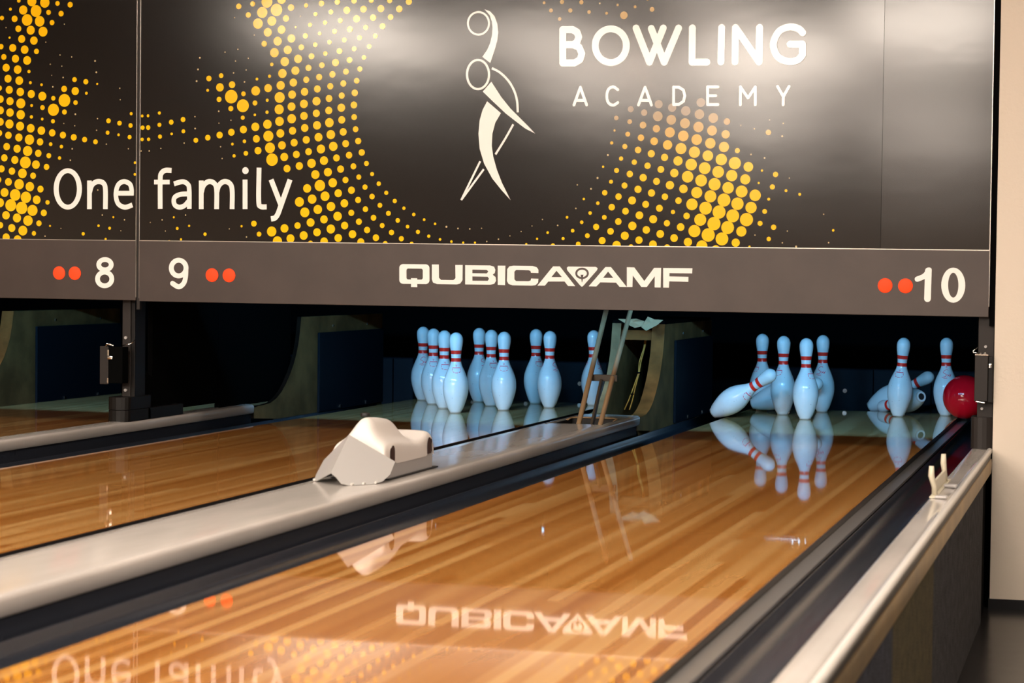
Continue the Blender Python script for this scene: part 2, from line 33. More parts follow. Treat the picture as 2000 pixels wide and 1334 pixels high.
TEXT={"one":[["p",[[-0.9894,0.9757],[-0.9901,0.9629],[-0.9923,0.9504],[-0.9959,0.9384],[-1.0009,0.9274],[-1.0072,0.9176],[-1.0146,0.9091],[-1.0228,0.9023],[-1.0318,0.8973],[-1.0412,0.8943],[-1.0509,0.8932],[-1.0606,0.8941],[-1.0701,0.8971],[-1.0792,0.9019],[-1.0875,0.9086],[-1.095,0.917],[-1.1014,0.9268],[-1.1065,0.9378],[-1.1103,0.9497],[-1.1127,0.9622],[-1.1135,0.9751],[-1.1128,0.988],[-1.1106,1.0006],[-1.1069,1.0125],[-1.1018,1.0236],[-1.0955,1.0334],[-1.0882,1.0418],[-1.0799,1.0486],[-1.0709,1.0536],[-1.0614,1.0566],[-1.0517,1.0576],[-1.042,1.0567],[-1.0326,1.0537],[-1.0235,1.0488],[-1.0152,1.0421],[-1.0078,1.0337],[-1.0014,1.0239],[-0.9963,1.013],[-0.9925,1.0011],[-0.9902,0.9886]],[[-1.0114,0.9756],[-1.0119,0.9658],[-1.0133,0.9561],[-1.0156,0.947],[-1.0189,0.9385],[-1.0229,0.9309],[-1.0276,0.9245],[-1.0329,0.9193],[-1.0387,0.9154],[-1.0448,0.9131],[-1.051,0.9123],[-1.0573,0.913],[-1.0634,0.9153],[-1.0692,0.919],[-1.0746,0.9242],[-1.0794,0.9306],[-1.0835,0.9381],[-1.0868,0.9466],[-1.0892,0.9557],[-1.0908,0.9654],[-1.0913,0.9752],[-1.0909,0.9851],[-1.0894,0.9948],[-1.0871,1.004],[-1.0838,1.0124],[-1.0798,1.02],[-1.0751,1.0264],[-1.0697,1.0316],[-1.064,1.0354],[-1.0579,1.0378],[-1.0516,1.0386],[-1.0454,1.0378],[-1.0393,1.0355],[-1.0335,1.0317],[-1.0281,1.0266],[-1.0233,1.0202],[-1.0192,1.0127],[-1.0159,1.0042],[-1.0135,0.9951],[-1.012,0.9855]]],["s",0.0204,0,0,0,[[-0.9562,0.8958],[-0.9568,1.0091]]],["s",0.0203,0,1,0,[[-0.9555,0.9617],[-0.947,0.9886],[-0.931,1.0024],[-0.9123,1.0054],[-0.8946,0.9977],[-0.8869,0.9743],[-0.8865,0.8963]]],["s",0.0188,0,0,0,[[-0.8319,0.9595],[-0.7643,0.9598]]],["s",0.0192,0,1,0,[[-0.7733,0.952],[-0.7734,0.9749],[-0.7815,0.9962],[-0.8071,1.0058],[-0.8315,0.9921],[-0.8414,0.9551],[-0.8316,0.9191],[-0.8022,0.9042],[-0.7693,0.9137]]]],"family":[["s",0.0202,0,1,0,[[-0.6495,0.899],[-0.6502,1.0142],[-0.6451,1.0394],[-0.6283,1.0506],[-0.602,1.0502]]],["s",0.0182,0,0,0,[[-0.6766,1.0044],[-0.6096,1.0047]]],["s",0.0191,0,1,0,[[-0.5248,0.8998],[-0.5258,0.9761],[-0.5323,0.9963],[-0.5544,1.0064],[-0.5911,0.9975]]],["s",0.0191,0,1,0,[[-0.5278,0.9587],[-0.5619,0.9566],[-0.5855,0.9468],[-0.5917,0.9298],[-0.5853,0.913],[-0.5668,0.9058],[-0.5459,0.9122],[-0.5276,0.9302]]],["s",0.0201,0,0,0,[[-0.474,0.8992],[-0.4748,1.011]]],["s",0.0201,0,1,0,[[-0.4734,0.9643],[-0.4652,0.9908],[-0.4445,1.0068],[-0.421,1.0016],[-0.4093,0.9767],[-0.4087,0.8997]]],["s",0.02,0,1,0,[[-0.4082,0.9647],[-0.4,0.9911],[-0.3794,1.0071],[-0.3559,1.0019],[-0.3438,0.977],[-0.3432,0.9002]]],["s",0.0205,0,0,0,[[-0.2892,1.0156],[-0.2883,0.9006]]],["p",[[-0.2745,1.0506],[-0.2746,1.0485],[-0.2751,1.0465],[-0.2759,1.0445],[-0.277,1.0427],[-0.2783,1.0411],[-0.2799,1.0398],[-0.2817,1.0387],[-0.2837,1.0378],[-0.2857,1.0373],[-0.2878,1.0372],[-0.2899,1.0373],[-0.292,1.0378],[-0.2939,1.0386],[-0.2957,1.0397],[-0.2973,1.0411],[-0.2987,1.0427],[-0.2998,1.0445],[-0.3007,1.0464],[-0.3012,1.0485],[-0.3014,1.0506],[-0.3012,1.0527],[-0.3007,1.0547],[-0.2999,1.0566],[-0.2989,1.0584],[-0.2975,1.06],[-0.2959,1.0614],[-0.2941,1.0625],[-0.2922,1.0633],[-0.2901,1.0638],[-0.288,1.064],[-0.2859,1.0638],[-0.2839,1.0634],[-0.2819,1.0626],[-0.2801,1.0615],[-0.2785,1.0601],[-0.2771,1.0585],[-0.276,1.0567],[-0.2752,1.0548],[-0.2747,1.0527]]],["s",0.0199,0,1,0,[[-0.2307,1.0622],[-0.2312,0.9345],[-0.2233,0.9116],[-0.1975,0.9098]]],["s",0.0209,0,0,0,[[-0.1799,1.016],[-0.1384,0.9183]]],["s",0.0209,0,1,0,[[-0.1008,1.0163],[-0.1394,0.9112],[-0.151,0.8815],[-0.1627,0.867],[-0.1791,0.8631]]]],"eight":[["p",[[-0.8475,0.676],[-0.8479,0.6714],[-0.8493,0.6668],[-0.8515,0.6624],[-0.8545,0.6584],[-0.8583,0.6548],[-0.8628,0.6517],[-0.8678,0.6492],[-0.8732,0.6473],[-0.8789,0.6461],[-0.8848,0.6457],[-0.8906,0.6459],[-0.8963,0.647],[-0.9018,0.6487],[-0.9068,0.6511],[-0.9113,0.6541],[-0.9151,0.6576],[-0.9182,0.6615],[-0.9205,0.6658],[-0.9219,0.6704],[-0.9224,0.6751],[-0.922,0.6797],[-0.9206,0.6843],[-0.9184,0.6887],[-0.9153,0.6927],[-0.9115,0.6964],[-0.9071,0.6995],[-0.9021,0.702],[-0.8967,0.7038],[-0.8909,0.705],[-0.8851,0.7054],[-0.8792,0.7052],[-0.8735,0.7041],[-0.8681,0.7024],[-0.8631,0.7],[-0.8586,0.697],[-0.8548,0.6935],[-0.8517,0.6896],[-0.8494,0.6853],[-0.848,0.6807]],[[-0.8682,0.6758],[-0.8684,0.6741],[-0.869,0.6724],[-0.87,0.6708],[-0.8714,0.6693],[-0.8731,0.6679],[-0.875,0.6668],[-0.8773,0.6659],[-0.8797,0.6652],[-0.8822,0.6647],[-0.8849,0.6646],[-0.8875,0.6647],[-0.89,0.665],[-0.8925,0.6657],[-0.8947,0.6665],[-0.8967,0.6676],[-0.8984,0.6689],[-0.8998,0.6704],[-0.9008,0.672],[-0.9014,0.6736],[-0.9016,0.6753],[-0.9014,0.6771],[-0.9008,0.6787],[-0.8998,0.6803],[-0.8985,0.6818],[-0.8968,0.6832],[-0.8948,0.6843],[-0.8926,0.6852],[-0.8901,0.6859],[-0.8876,0.6864],[-0.885,0.6865],[-0.8824,0.6864],[-0.8798,0.6861],[-0.8774,0.6854],[-0.8751,0.6846],[-0.8731,0.6835],[-0.8714,0.6822],[-0.8701,0.6807],[-0.869,0.6792],[-0.8684,0.6775]]],["p",[[-0.8445,0.6194],[-0.845,0.6137],[-0.8465,0.6081],[-0.8489,0.6027],[-0.8523,0.5978],[-0.8565,0.5933],[-0.8614,0.5895],[-0.8669,0.5864],[-0.8729,0.5842],[-0.8792,0.5827],[-0.8857,0.5822],[-0.8922,0.5825],[-0.8986,0.5837],[-0.9046,0.5859],[-0.9102,0.5888],[-0.9151,0.5924],[-0.9194,0.5967],[-0.9228,0.6016],[-0.9254,0.6069],[-0.9269,0.6124],[-0.9275,0.6182],[-0.927,0.6239],[-0.9255,0.6295],[-0.923,0.6349],[-0.9196,0.6398],[-0.9154,0.6443],[-0.9105,0.6481],[-0.905,0.6512],[-0.899,0.6534],[-0.8926,0.6549],[-0.8861,0.6554],[-0.8797,0.655],[-0.8733,0.6538],[-0.8673,0.6517],[-0.8617,0.6487],[-0.8568,0.6451],[-0.8525,0.6408],[-0.8491,0.6359],[-0.8466,0.6307],[-0.8451,0.6251]],[[-0.8652,0.6191],[-0.8655,0.6163],[-0.8662,0.6136],[-0.8674,0.611],[-0.8691,0.6086],[-0.8712,0.6065],[-0.8737,0.6046],[-0.8764,0.6032],[-0.8794,0.602],[-0.8826,0.6014],[-0.8858,0.6011],[-0.8891,0.6013],[-0.8923,0.6019],[-0.8953,0.6029],[-0.8981,0.6043],[-0.9005,0.606],[-0.9027,0.6081],[-0.9044,0.6105],[-0.9056,0.613],[-0.9064,0.6157],[-0.9067,0.6185],[-0.9064,0.6213],[-0.9057,0.624],[-0.9045,0.6266],[-0.9028,0.6289],[-0.9007,0.6311],[-0.8982,0.6329],[-0.8954,0.6344],[-0.8924,0.6355],[-0.8893,0.6362],[-0.886,0.6365],[-0.8828,0.6363],[-0.8796,0.6357],[-0.8766,0.6347],[-0.8738,0.6333],[-0.8714,0.6315],[-0.8692,0.6294],[-0.8675,0.6271],[-0.8663,0.6245],[-0.8655,0.6219]]]],"nine":[["p",[[-0.5247,0.667],[-0.5251,0.6607],[-0.5266,0.6545],[-0.5291,0.6486],[-0.5325,0.6431],[-0.5368,0.6382],[-0.5417,0.634],[-0.5473,0.6306],[-0.5534,0.6281],[-0.5598,0.6265],[-0.5664,0.6259],[-0.573,0.6263],[-0.5794,0.6277],[-0.5855,0.6301],[-0.5912,0.6333],[-0.5962,0.6374],[-0.6006,0.6421],[-0.6041,0.6475],[-0.6066,0.6534],[-0.6082,0.6595],[-0.6088,0.6659],[-0.6083,0.6722],[-0.6068,0.6784],[-0.6043,0.6843],[-0.6009,0.6898],[-0.5966,0.6947],[-0.5916,0.6989],[-0.586,0.7023],[-0.5799,0.7048],[-0.5735,0.7064],[-0.5669,0.707],[-0.5604,0.7065],[-0.5539,0.7051],[-0.5478,0.7028],[-0.5422,0.6995],[-0.5372,0.6955],[-0.5328,0.6907],[-0.5294,0.6853],[-0.5268,0.6795],[-0.5252,0.6733]],[[-0.5457,0.6667],[-0.5459,0.6634],[-0.5466,0.6602],[-0.5479,0.6571],[-0.5496,0.6542],[-0.5517,0.6517],[-0.5542,0.6495],[-0.557,0.6477],[-0.56,0.6464],[-0.5632,0.6456],[-0.5665,0.6453],[-0.5698,0.6455],[-0.573,0.6462],[-0.5761,0.6474],[-0.5789,0.6491],[-0.5814,0.6513],[-0.5836,0.6538],[-0.5853,0.6566],[-0.5866,0.6596],[-0.5874,0.6628],[-0.5877,0.6662],[-0.5875,0.6695],[-0.5867,0.6727],[-0.5855,0.6758],[-0.5838,0.6787],[-0.5816,0.6812],[-0.5791,0.6834],[-0.5763,0.6852],[-0.5733,0.6865],[-0.5701,0.6873],[-0.5668,0.6876],[-0.5635,0.6874],[-0.5603,0.6867],[-0.5573,0.6854],[-0.5544,0.6837],[-0.5519,0.6816],[-0.5498,0.6791],[-0.548,0.6763],[-0.5467,0.6732],[-0.5459,0.67]]],["s",0.0201,1,1,0,[[-0.5352,0.6669],[-0.5369,0.6318],[-0.5452,0.6063],[-0.5662,0.5926],[-0.5926,0.6055]]]],"ten":[["s",0.0241,1,0,0,[[2.3797,0.6962],[2.3784,0.5954]]],["s",0.019,1,1,0,[[2.3825,0.6991],[2.3663,0.6776],[2.3403,0.6656]]],["p",[[2.5133,0.6464],[2.513,0.6365],[2.5116,0.6269],[2.5092,0.6177],[2.5058,0.6092],[2.5016,0.6016],[2.4966,0.595],[2.4909,0.5898],[2.4847,0.5859],[2.4782,0.5834],[2.4715,0.5825],[2.4647,0.5832],[2.4581,0.5854],[2.4518,0.5891],[2.4459,0.5942],[2.4407,0.6005],[2.4361,0.608],[2.4324,0.6164],[2.4297,0.6256],[2.4279,0.6352],[2.4272,0.6451],[2.4275,0.655],[2.429,0.6647],[2.4314,0.6739],[2.4348,0.6824],[2.439,0.69],[2.444,0.6966],[2.4497,0.7018],[2.4559,0.7057],[2.4624,0.7081],[2.4691,0.709],[2.4759,0.7083],[2.4825,0.7061],[2.4888,0.7024],[2.4946,0.6973],[2.4999,0.6909],[2.5044,0.6834],[2.5081,0.675],[2.5108,0.6659],[2.5126,0.6563]],[[2.4888,0.6461],[2.4887,0.639],[2.4882,0.6322],[2.4872,0.6257],[2.4858,0.6197],[2.484,0.6143],[2.4819,0.6097],[2.4795,0.606],[2.4768,0.6032],[2.474,0.6015],[2.4711,0.6009],[2.4682,0.6015],[2.4654,0.603],[2.4626,0.6057],[2.4601,0.6093],[2.4578,0.6139],[2.4558,0.6192],[2.4542,0.6252],[2.4529,0.6316],[2.4521,0.6385],[2.4518,0.6455],[2.4518,0.6525],[2.4524,0.6594],[2.4534,0.6659],[2.4548,0.6719],[2.4566,0.6773],[2.4587,0.6819],[2.4611,0.6856],[2.4638,0.6883],[2.4666,0.69],[2.4695,0.6906],[2.4724,0.6901],[2.4752,0.6885],[2.478,0.6858],[2.4805,0.6822],[2.4828,0.6776],[2.4848,0.6723],[2.4864,0.6664],[2.4877,0.6599],[2.4885,0.6531]]]],"bowling":[["s",0.0266,1,0,0,[[0.9931,1.5266],[1.0333,1.5262],[1.049,1.5363],[1.0552,1.5549],[1.0485,1.5728],[1.0304,1.5827],[0.9924,1.5832],[0.994,1.4583],[1.0393,1.4579],[1.0613,1.4694],[1.0682,1.4921],[1.0571,1.517],[1.0333,1.5262]]],["p",[[1.253,1.5204],[1.2523,1.5086],[1.2498,1.4972],[1.2455,1.4863],[1.2397,1.4763],[1.2324,1.4673],[1.2238,1.4597],[1.2141,1.4536],[1.2035,1.4492],[1.1924,1.4465],[1.1809,1.4457],[1.1694,1.4467],[1.1582,1.4496],[1.1475,1.4542],[1.1376,1.4605],[1.1287,1.4683],[1.1211,1.4774],[1.1149,1.4876],[1.1103,1.4986],[1.1075,1.5101],[1.1064,1.522],[1.1072,1.5338],[1.1097,1.5453],[1.114,1.5562],[1.1199,1.5662],[1.1273,1.5752],[1.1359,1.5827],[1.1457,1.5888],[1.1562,1.5932],[1.1674,1.5958],[1.1788,1.5966],[1.1903,1.5955],[1.2015,1.5926],[1.2122,1.588],[1.2221,1.5817],[1.2309,1.5739],[1.2385,1.5648],[1.2446,1.5547],[1.2491,1.5437],[1.252,1.5322]],[[1.2268,1.5207],[1.2263,1.5129],[1.2247,1.5053],[1.222,1.498],[1.2182,1.4914],[1.2135,1.4855],[1.208,1.4804],[1.2018,1.4764],[1.195,1.4734],[1.1879,1.4716],[1.1806,1.4711],[1.1732,1.4718],[1.166,1.4737],[1.1592,1.4768],[1.1528,1.4809],[1.1471,1.4861],[1.1422,1.4921],[1.1383,1.4989],[1.1354,1.5062],[1.1335,1.5138],[1.1329,1.5217],[1.1333,1.5295],[1.1349,1.5371],[1.1377,1.5444],[1.1414,1.551],[1.1462,1.557],[1.1517,1.562],[1.1579,1.566],[1.1647,1.569],[1.1719,1.5707],[1.1792,1.5712],[1.1865,1.5705],[1.1937,1.5686],[1.2006,1.5655],[1.2069,1.5614],[1.2126,1.5562],[1.2174,1.5502],[1.2214,1.5434],[1.2243,1.5362],[1.2261,1.5285]]],["s",0.0263,1,0,0,[[1.2762,1.5851],[1.3295,1.4581],[1.3806,1.5838]]],["s",0.0263,1,0,0,[[1.3348,1.583],[1.3859,1.4576],[1.4388,1.5831]]],["s",0.0262,1,0,0,[[1.4913,1.5831],[1.4918,1.4567],[1.5483,1.4562]]],["s",0.0261,1,0,0,[[1.602,1.5831],[1.6011,1.4571]]],["s",0.0261,1,0,0,[[1.6545,1.4566],[1.6539,1.5824],[1.7443,1.4558],[1.7443,1.5813]]],["s",0.0259,1,2,0,[[1.9049,1.5605],[1.8883,1.5754],[1.8554,1.5819],[1.8167,1.5656],[1.7969,1.5187],[1.8141,1.474],[1.8541,1.4555],[1.8881,1.4612],[1.9056,1.4786],[1.9049,1.5182],[1.8599,1.5187]]]],"academy":[["s",0.0108,1,0,0,[[1.0399,1.3007],[1.0641,1.3668],[1.0894,1.3005]]],["s",0.0108,0,0,0,[[1.049,1.3179],[1.0813,1.3178]]],["s",0.0107,1,1,0,[[1.2092,1.357],[1.1927,1.3674],[1.1764,1.362],[1.1681,1.3449],[1.1684,1.3208],[1.1771,1.305],[1.1936,1.2994],[1.2098,1.3089]]],["s",0.0107,1,0,0,[[1.2894,1.2997],[1.3139,1.3653],[1.3396,1.2995]]],["s",0.0107,0,0,0,[[1.2984,1.3168],[1.3302,1.3166]]],["s",0.0107,1,0,0,[[1.4231,1.3653],[1.424,1.3005],[1.4444,1.3011],[1.4617,1.3126],[1.4663,1.333],[1.4611,1.3535],[1.4434,1.3645],[1.4231,1.3653]]],["s",0.0106,1,0,0,[[1.5914,1.3649],[1.5524,1.3652],[1.5534,1.2999],[1.5924,1.2998]]],["s",0.0106,1,0,0,[[1.5529,1.3325],[1.5836,1.3324]]],["s",0.0106,1,0,0,[[1.677,1.2987],[1.676,1.3644],[1.705,1.3236],[1.7319,1.3641],[1.733,1.2985]]],["s",0.0105,1,0,0,[[1.8151,1.3649],[1.837,1.3277],[1.8576,1.3646]]],["s",0.0105,1,0,0,[[1.837,1.3277],[1.8368,1.298]]]],"brand":[["p",[[0.46,0.6945],[0.4639,0.694],[0.4677,0.6926],[0.4709,0.6903],[0.4734,0.6873],[0.4749,0.6838],[0.4755,0.6801],[0.476,0.6339],[0.4755,0.6301],[0.474,0.6266],[0.4716,0.6235],[0.4685,0.6212],[0.4648,0.6196],[0.4608,0.6191],[0.3694,0.6187],[0.3654,0.6192],[0.3617,0.6206],[0.3584,0.6229],[0.3559,0.6258],[0.3543,0.6294],[0.3538,0.6331],[0.3533,0.6795],[0.3538,0.6833],[0.3553,0.6868],[0.3577,0.6899],[0.3609,0.6922],[0.3646,0.6937],[0.3686,0.6943]],[[0.4409,0.6777],[0.4429,0.6775],[0.4447,0.6768],[0.4464,0.6757],[0.4476,0.6742],[0.4484,0.6724],[0.4487,0.6705],[0.449,0.6432],[0.4487,0.6413],[0.448,0.6395],[0.4468,0.638],[0.4452,0.6368],[0.4433,0.636],[0.4413,0.6358],[0.3905,0.6356],[0.3885,0.6358],[0.3866,0.6365],[0.385,0.6377],[0.3838,0.6391],[0.383,0.6409],[0.3827,0.6428],[0.3824,0.6702],[0.3827,0.6721],[0.3834,0.6739],[0.3846,0.6754],[0.3862,0.6766],[0.3881,0.6773],[0.3901,0.6776]]],["p",[[0.4014,0.6407],[0.4265,0.6405],[0.4269,0.6064],[0.4018,0.6066]]],["p",[[0.485,0.6942],[0.5131,0.6945],[0.5143,0.6436],[0.5227,0.6358],[0.5725,0.6359],[0.5807,0.6433],[0.5795,0.6936],[0.6088,0.694],[0.6088,0.6359],[0.5994,0.623],[0.5867,0.6198],[0.5069,0.6198],[0.4908,0.625],[0.4856,0.6371]]],["p",[[0.619,0.6935],[0.7191,0.6936],[0.7344,0.689],[0.7396,0.677],[0.7372,0.6649],[0.729,0.6588],[0.7405,0.6499],[0.7426,0.6361],[0.7358,0.6245],[0.72,0.6206],[0.6198,0.6203]],[[0.6478,0.677],[0.7054,0.6766],[0.7118,0.6706],[0.7056,0.6633],[0.6479,0.6631]],[[0.6481,0.651],[0.7095,0.6507],[0.7147,0.6429],[0.7097,0.635],[0.6483,0.6346]]],["p",[[0.7488,0.6934],[0.7791,0.6938],[0.7787,0.6197],[0.7497,0.6205]]],["p",[[0.91,0.6674],[0.8805,0.6681],[0.8786,0.6753],[0.8704,0.6776],[0.8221,0.6782],[0.8152,0.6714],[0.8156,0.642],[0.822,0.636],[0.8709,0.6362],[0.8797,0.6387],[0.8814,0.6465],[0.9102,0.6458],[0.9092,0.6313],[0.8993,0.6216],[0.8837,0.6195],[0.8083,0.6196],[0.7925,0.6248],[0.7861,0.6355],[0.7868,0.6807],[0.7949,0.691],[0.8106,0.6942],[0.8859,0.694],[0.9028,0.6895],[0.9098,0.6806]]],["p",[[0.9068,0.6199],[0.9671,0.6933],[0.9938,0.6937],[1.055,0.6204],[1.0271,0.6206],[1.0132,0.6371],[0.9491,0.6361],[0.9362,0.6204]],[[0.981,0.6773],[1.0024,0.6537],[0.9613,0.6531]]],["p",[[1.0213,0.6887],[1.0262,0.6935],[1.1345,0.6938],[1.1414,0.6891],[1.139,0.6813],[1.0866,0.6221],[1.0811,0.6184],[1.0755,0.6219],[1.0232,0.6797]]],["p",[[1.1077,0.6206],[1.1715,0.6937],[1.193,0.694],[1.2555,0.6199],[1.2278,0.6201],[1.2135,0.6359],[1.1526,0.6362],[1.1373,0.6205]],[[1.1822,0.6771],[1.2028,0.6536],[1.1628,0.653]]],["p",[[1.2544,0.6942],[1.2832,0.694],[1.3224,0.6435],[1.3595,0.6932],[1.3863,0.6936],[1.3855,0.6202],[1.3624,0.6204],[1.3624,0.6619],[1.3319,0.6211],[1.3118,0.6208],[1.2775,0.6636],[1.2769,0.6203],[1.2555,0.6199]]],["p",[[1.3942,0.6931],[1.5057,0.6934],[1.5048,0.6746],[1.4182,0.6745],[1.4184,0.6621],[1.4911,0.6614],[1.4907,0.6431],[1.418,0.6438],[1.4172,0.6201],[1.3953,0.6203]]]],"mark":[["p",[[1.1077,0.669],[1.1074,0.6656],[1.1064,0.6623],[1.1049,0.6592],[1.1027,0.6563],[1.1001,0.6537],[1.0969,0.6514],[1.0934,0.6496],[1.0896,0.6483],[1.0855,0.6474],[1.0813,0.6471],[1.0772,0.6473],[1.0731,0.648],[1.0692,0.6492],[1.0656,0.651],[1.0624,0.6531],[1.0597,0.6556],[1.0575,0.6585],[1.0558,0.6616],[1.0548,0.6648],[1.0544,0.6682],[1.0547,0.6716],[1.0556,0.6749],[1.0572,0.678],[1.0593,0.6809],[1.062,0.6835],[1.0652,0.6857],[1.0687,0.6876],[1.0726,0.6889],[1.0766,0.6897],[1.0808,0.6901],[1.0849,0.6899],[1.089,0.6891],[1.0929,0.6879],[1.0965,0.6862],[1.0997,0.684],[1.1024,0.6815],[1.1046,0.6787],[1.1063,0.6756],[1.1073,0.6723]],[[1.0996,0.6688],[1.0994,0.6667],[1.0988,0.6646],[1.0977,0.6626],[1.0962,0.6607],[1.0943,0.6591],[1.0921,0.6576],[1.0897,0.6565],[1.087,0.6556],[1.0841,0.6551],[1.0812,0.6548],[1.0783,0.655],[1.0755,0.6554],[1.0728,0.6562],[1.0703,0.6573],[1.068,0.6587],[1.0661,0.6603],[1.0646,0.6621],[1.0634,0.6641],[1.0627,0.6662],[1.0625,0.6683],[1.0627,0.6705],[1.0633,0.6726],[1.0644,0.6746],[1.0659,0.6764],[1.0678,0.6781],[1.07,0.6795],[1.0725,0.6807],[1.0751,0.6816],[1.078,0.6821],[1.0809,0.6823],[1.0838,0.6822],[1.0866,0.6817],[1.0893,0.6809],[1.0918,0.6798],[1.0941,0.6785],[1.096,0.6769],[1.0975,0.675],[1.0987,0.6731],[1.0994,0.671]]],["p",[[1.0755,0.6637],[1.0867,0.6639],[1.0833,0.6399],[1.0815,0.6328],[1.0796,0.6399]]]],"figure":[["p",[[0.7057,1.6104],[0.7052,1.6032],[0.7036,1.5961],[0.701,1.5894],[0.6973,1.5833],[0.6927,1.5778],[0.6873,1.5732],[0.6812,1.5694],[0.6746,1.5667],[0.6676,1.5651],[0.6605,1.5646],[0.6533,1.5653],[0.6463,1.5671],[0.6396,1.5699],[0.6334,1.5738],[0.6278,1.5786],[0.6231,1.5842],[0.6193,1.5904],[0.6164,1.5972],[0.6147,1.6043],[0.614,1.6116],[0.6145,1.6188],[0.6161,1.6259],[0.6188,1.6326],[0.6225,1.6387],[0.6271,1.6442],[0.6325,1.6489],[0.6386,1.6526],[0.6452,1.6553],[0.6522,1.6569],[0.6594,1.6573],[0.6666,1.6567],[0.6736,1.6549],[0.6802,1.652],[0.6864,1.6481],[0.6919,1.6433],[0.6966,1.6377],[0.7005,1.6315],[0.7033,1.6247],[0.7051,1.6176]],[[0.698,1.6105],[0.6976,1.6044],[0.6963,1.5985],[0.694,1.5929],[0.691,1.5877],[0.6872,1.5831],[0.6827,1.5792],[0.6776,1.576],[0.6721,1.5737],[0.6663,1.5724],[0.6604,1.572],[0.6544,1.5725],[0.6486,1.574],[0.643,1.5764],[0.6379,1.5797],[0.6333,1.5837],[0.6293,1.5884],[0.6261,1.5937],[0.6238,1.5994],[0.6223,1.6054],[0.6218,1.6115],[0.6222,1.6176],[0.6235,1.6235],[0.6257,1.6291],[0.6288,1.6343],[0.6326,1.6389],[0.6371,1.6428],[0.6422,1.646],[0.6477,1.6482],[0.6535,1.6496],[0.6595,1.65],[0.6654,1.6494],[0.6713,1.6479],[0.6768,1.6455],[0.6819,1.6422],[0.6865,1.6382],[0.6904,1.6335],[0.6936,1.6282],[0.696,1.6226],[0.6974,1.6166]]],["p",[[0.7086,1.4172],[0.7081,1.4079],[0.7065,1.3988],[0.7037,1.3903],[0.6998,1.3823],[0.695,1.3753],[0.6893,1.3693],[0.6829,1.3644],[0.676,1.3609],[0.6686,1.3588],[0.6611,1.3581],[0.6535,1.3589],[0.6461,1.3611],[0.6391,1.3647],[0.6326,1.3696],[0.6267,1.3757],[0.6217,1.3828],[0.6176,1.3908],[0.6146,1.3995],[0.6128,1.4086],[0.6121,1.4179],[0.6125,1.4272],[0.6142,1.4363],[0.617,1.4449],[0.6209,1.4528],[0.6257,1.4599],[0.6314,1.4659],[0.6378,1.4707],[0.6448,1.4742],[0.6522,1.4763],[0.6597,1.477],[0.6673,1.4762],[0.6746,1.4739],[0.6817,1.4703],[0.6882,1.4654],[0.694,1.4593],[0.699,1.4521],[0.703,1.4442],[0.706,1.4355],[0.7079,1.4265]],[[0.6997,1.4172],[0.6993,1.4093],[0.6979,1.4015],[0.6957,1.3942],[0.6925,1.3874],[0.6886,1.3813],[0.684,1.3762],[0.6788,1.372],[0.6731,1.369],[0.6671,1.3672],[0.661,1.3666],[0.6548,1.3672],[0.6488,1.3691],[0.6431,1.3722],[0.6377,1.3765],[0.633,1.3817],[0.6289,1.3878],[0.6256,1.3946],[0.6231,1.4021],[0.6216,1.4099],[0.621,1.4178],[0.6214,1.4258],[0.6228,1.4336],[0.625,1.441],[0.6282,1.4477],[0.6321,1.4538],[0.6368,1.459],[0.642,1.4631],[0.6477,1.4661],[0.6536,1.4679],[0.6598,1.4685],[0.666,1.4678],[0.672,1.4659],[0.6777,1.4628],[0.683,1.4586],[0.6878,1.4533],[0.6918,1.4472],[0.6951,1.4404],[0.6976,1.433],[0.6991,1.4252]]],["p",[[0.6837,1.6637],[0.7058,1.6555],[0.7238,1.6367],[0.7348,1.6083],[0.7388,1.5744],[0.735,1.5434],[0.7253,1.5097],[0.7087,1.4607],[0.6769,1.4842],[0.6956,1.51],[0.7072,1.5353],[0.7145,1.5662],[0.716,1.5945],[0.7133,1.6171],[0.7042,1.6409]]],["p",[[0.7137,1.39],[0.6802,1.3529],[0.7247,1.3119],[0.7727,1.2693],[0.8145,1.2382],[0.8502,1.2127],[0.8888,1.194],[0.8619,1.2211],[0.8261,1.2551],[0.7902,1.289],[0.7541,1.3316]]],["p",[[0.6979,1.316],[0.7531,1.2711],[0.7315,1.2355],[0.7202,1.1931],[0.7183,1.1478],[0.7242,1.1081],[0.7396,1.0572],[0.761,1.0063],[0.7956,0.9419],[0.7584,0.9808],[0.7222,1.0231],[0.6888,1.0797],[0.6702,1.1364],[0.6648,1.1932],[0.669,1.2442],[0.6804,1.2838]]],["s",0.0088,0,1,0,[[0.7154,1.4409],[0.7471,1.4248],[0.78,1.3946],[0.8041,1.3567],[0.8165,1.3171],[0.8199,1.2737]]],["s",0.0082,0,1,0,[[0.8028,1.2286],[0.7709,1.1733],[0.7336,1.115]]],["s",0.0077,0,0,0,[[0.6732,1.0888],[0.599,0.9413]]],["s",0.0077,0,0,0,[[0.6878,1.0587],[0.599,0.9413]]]]}

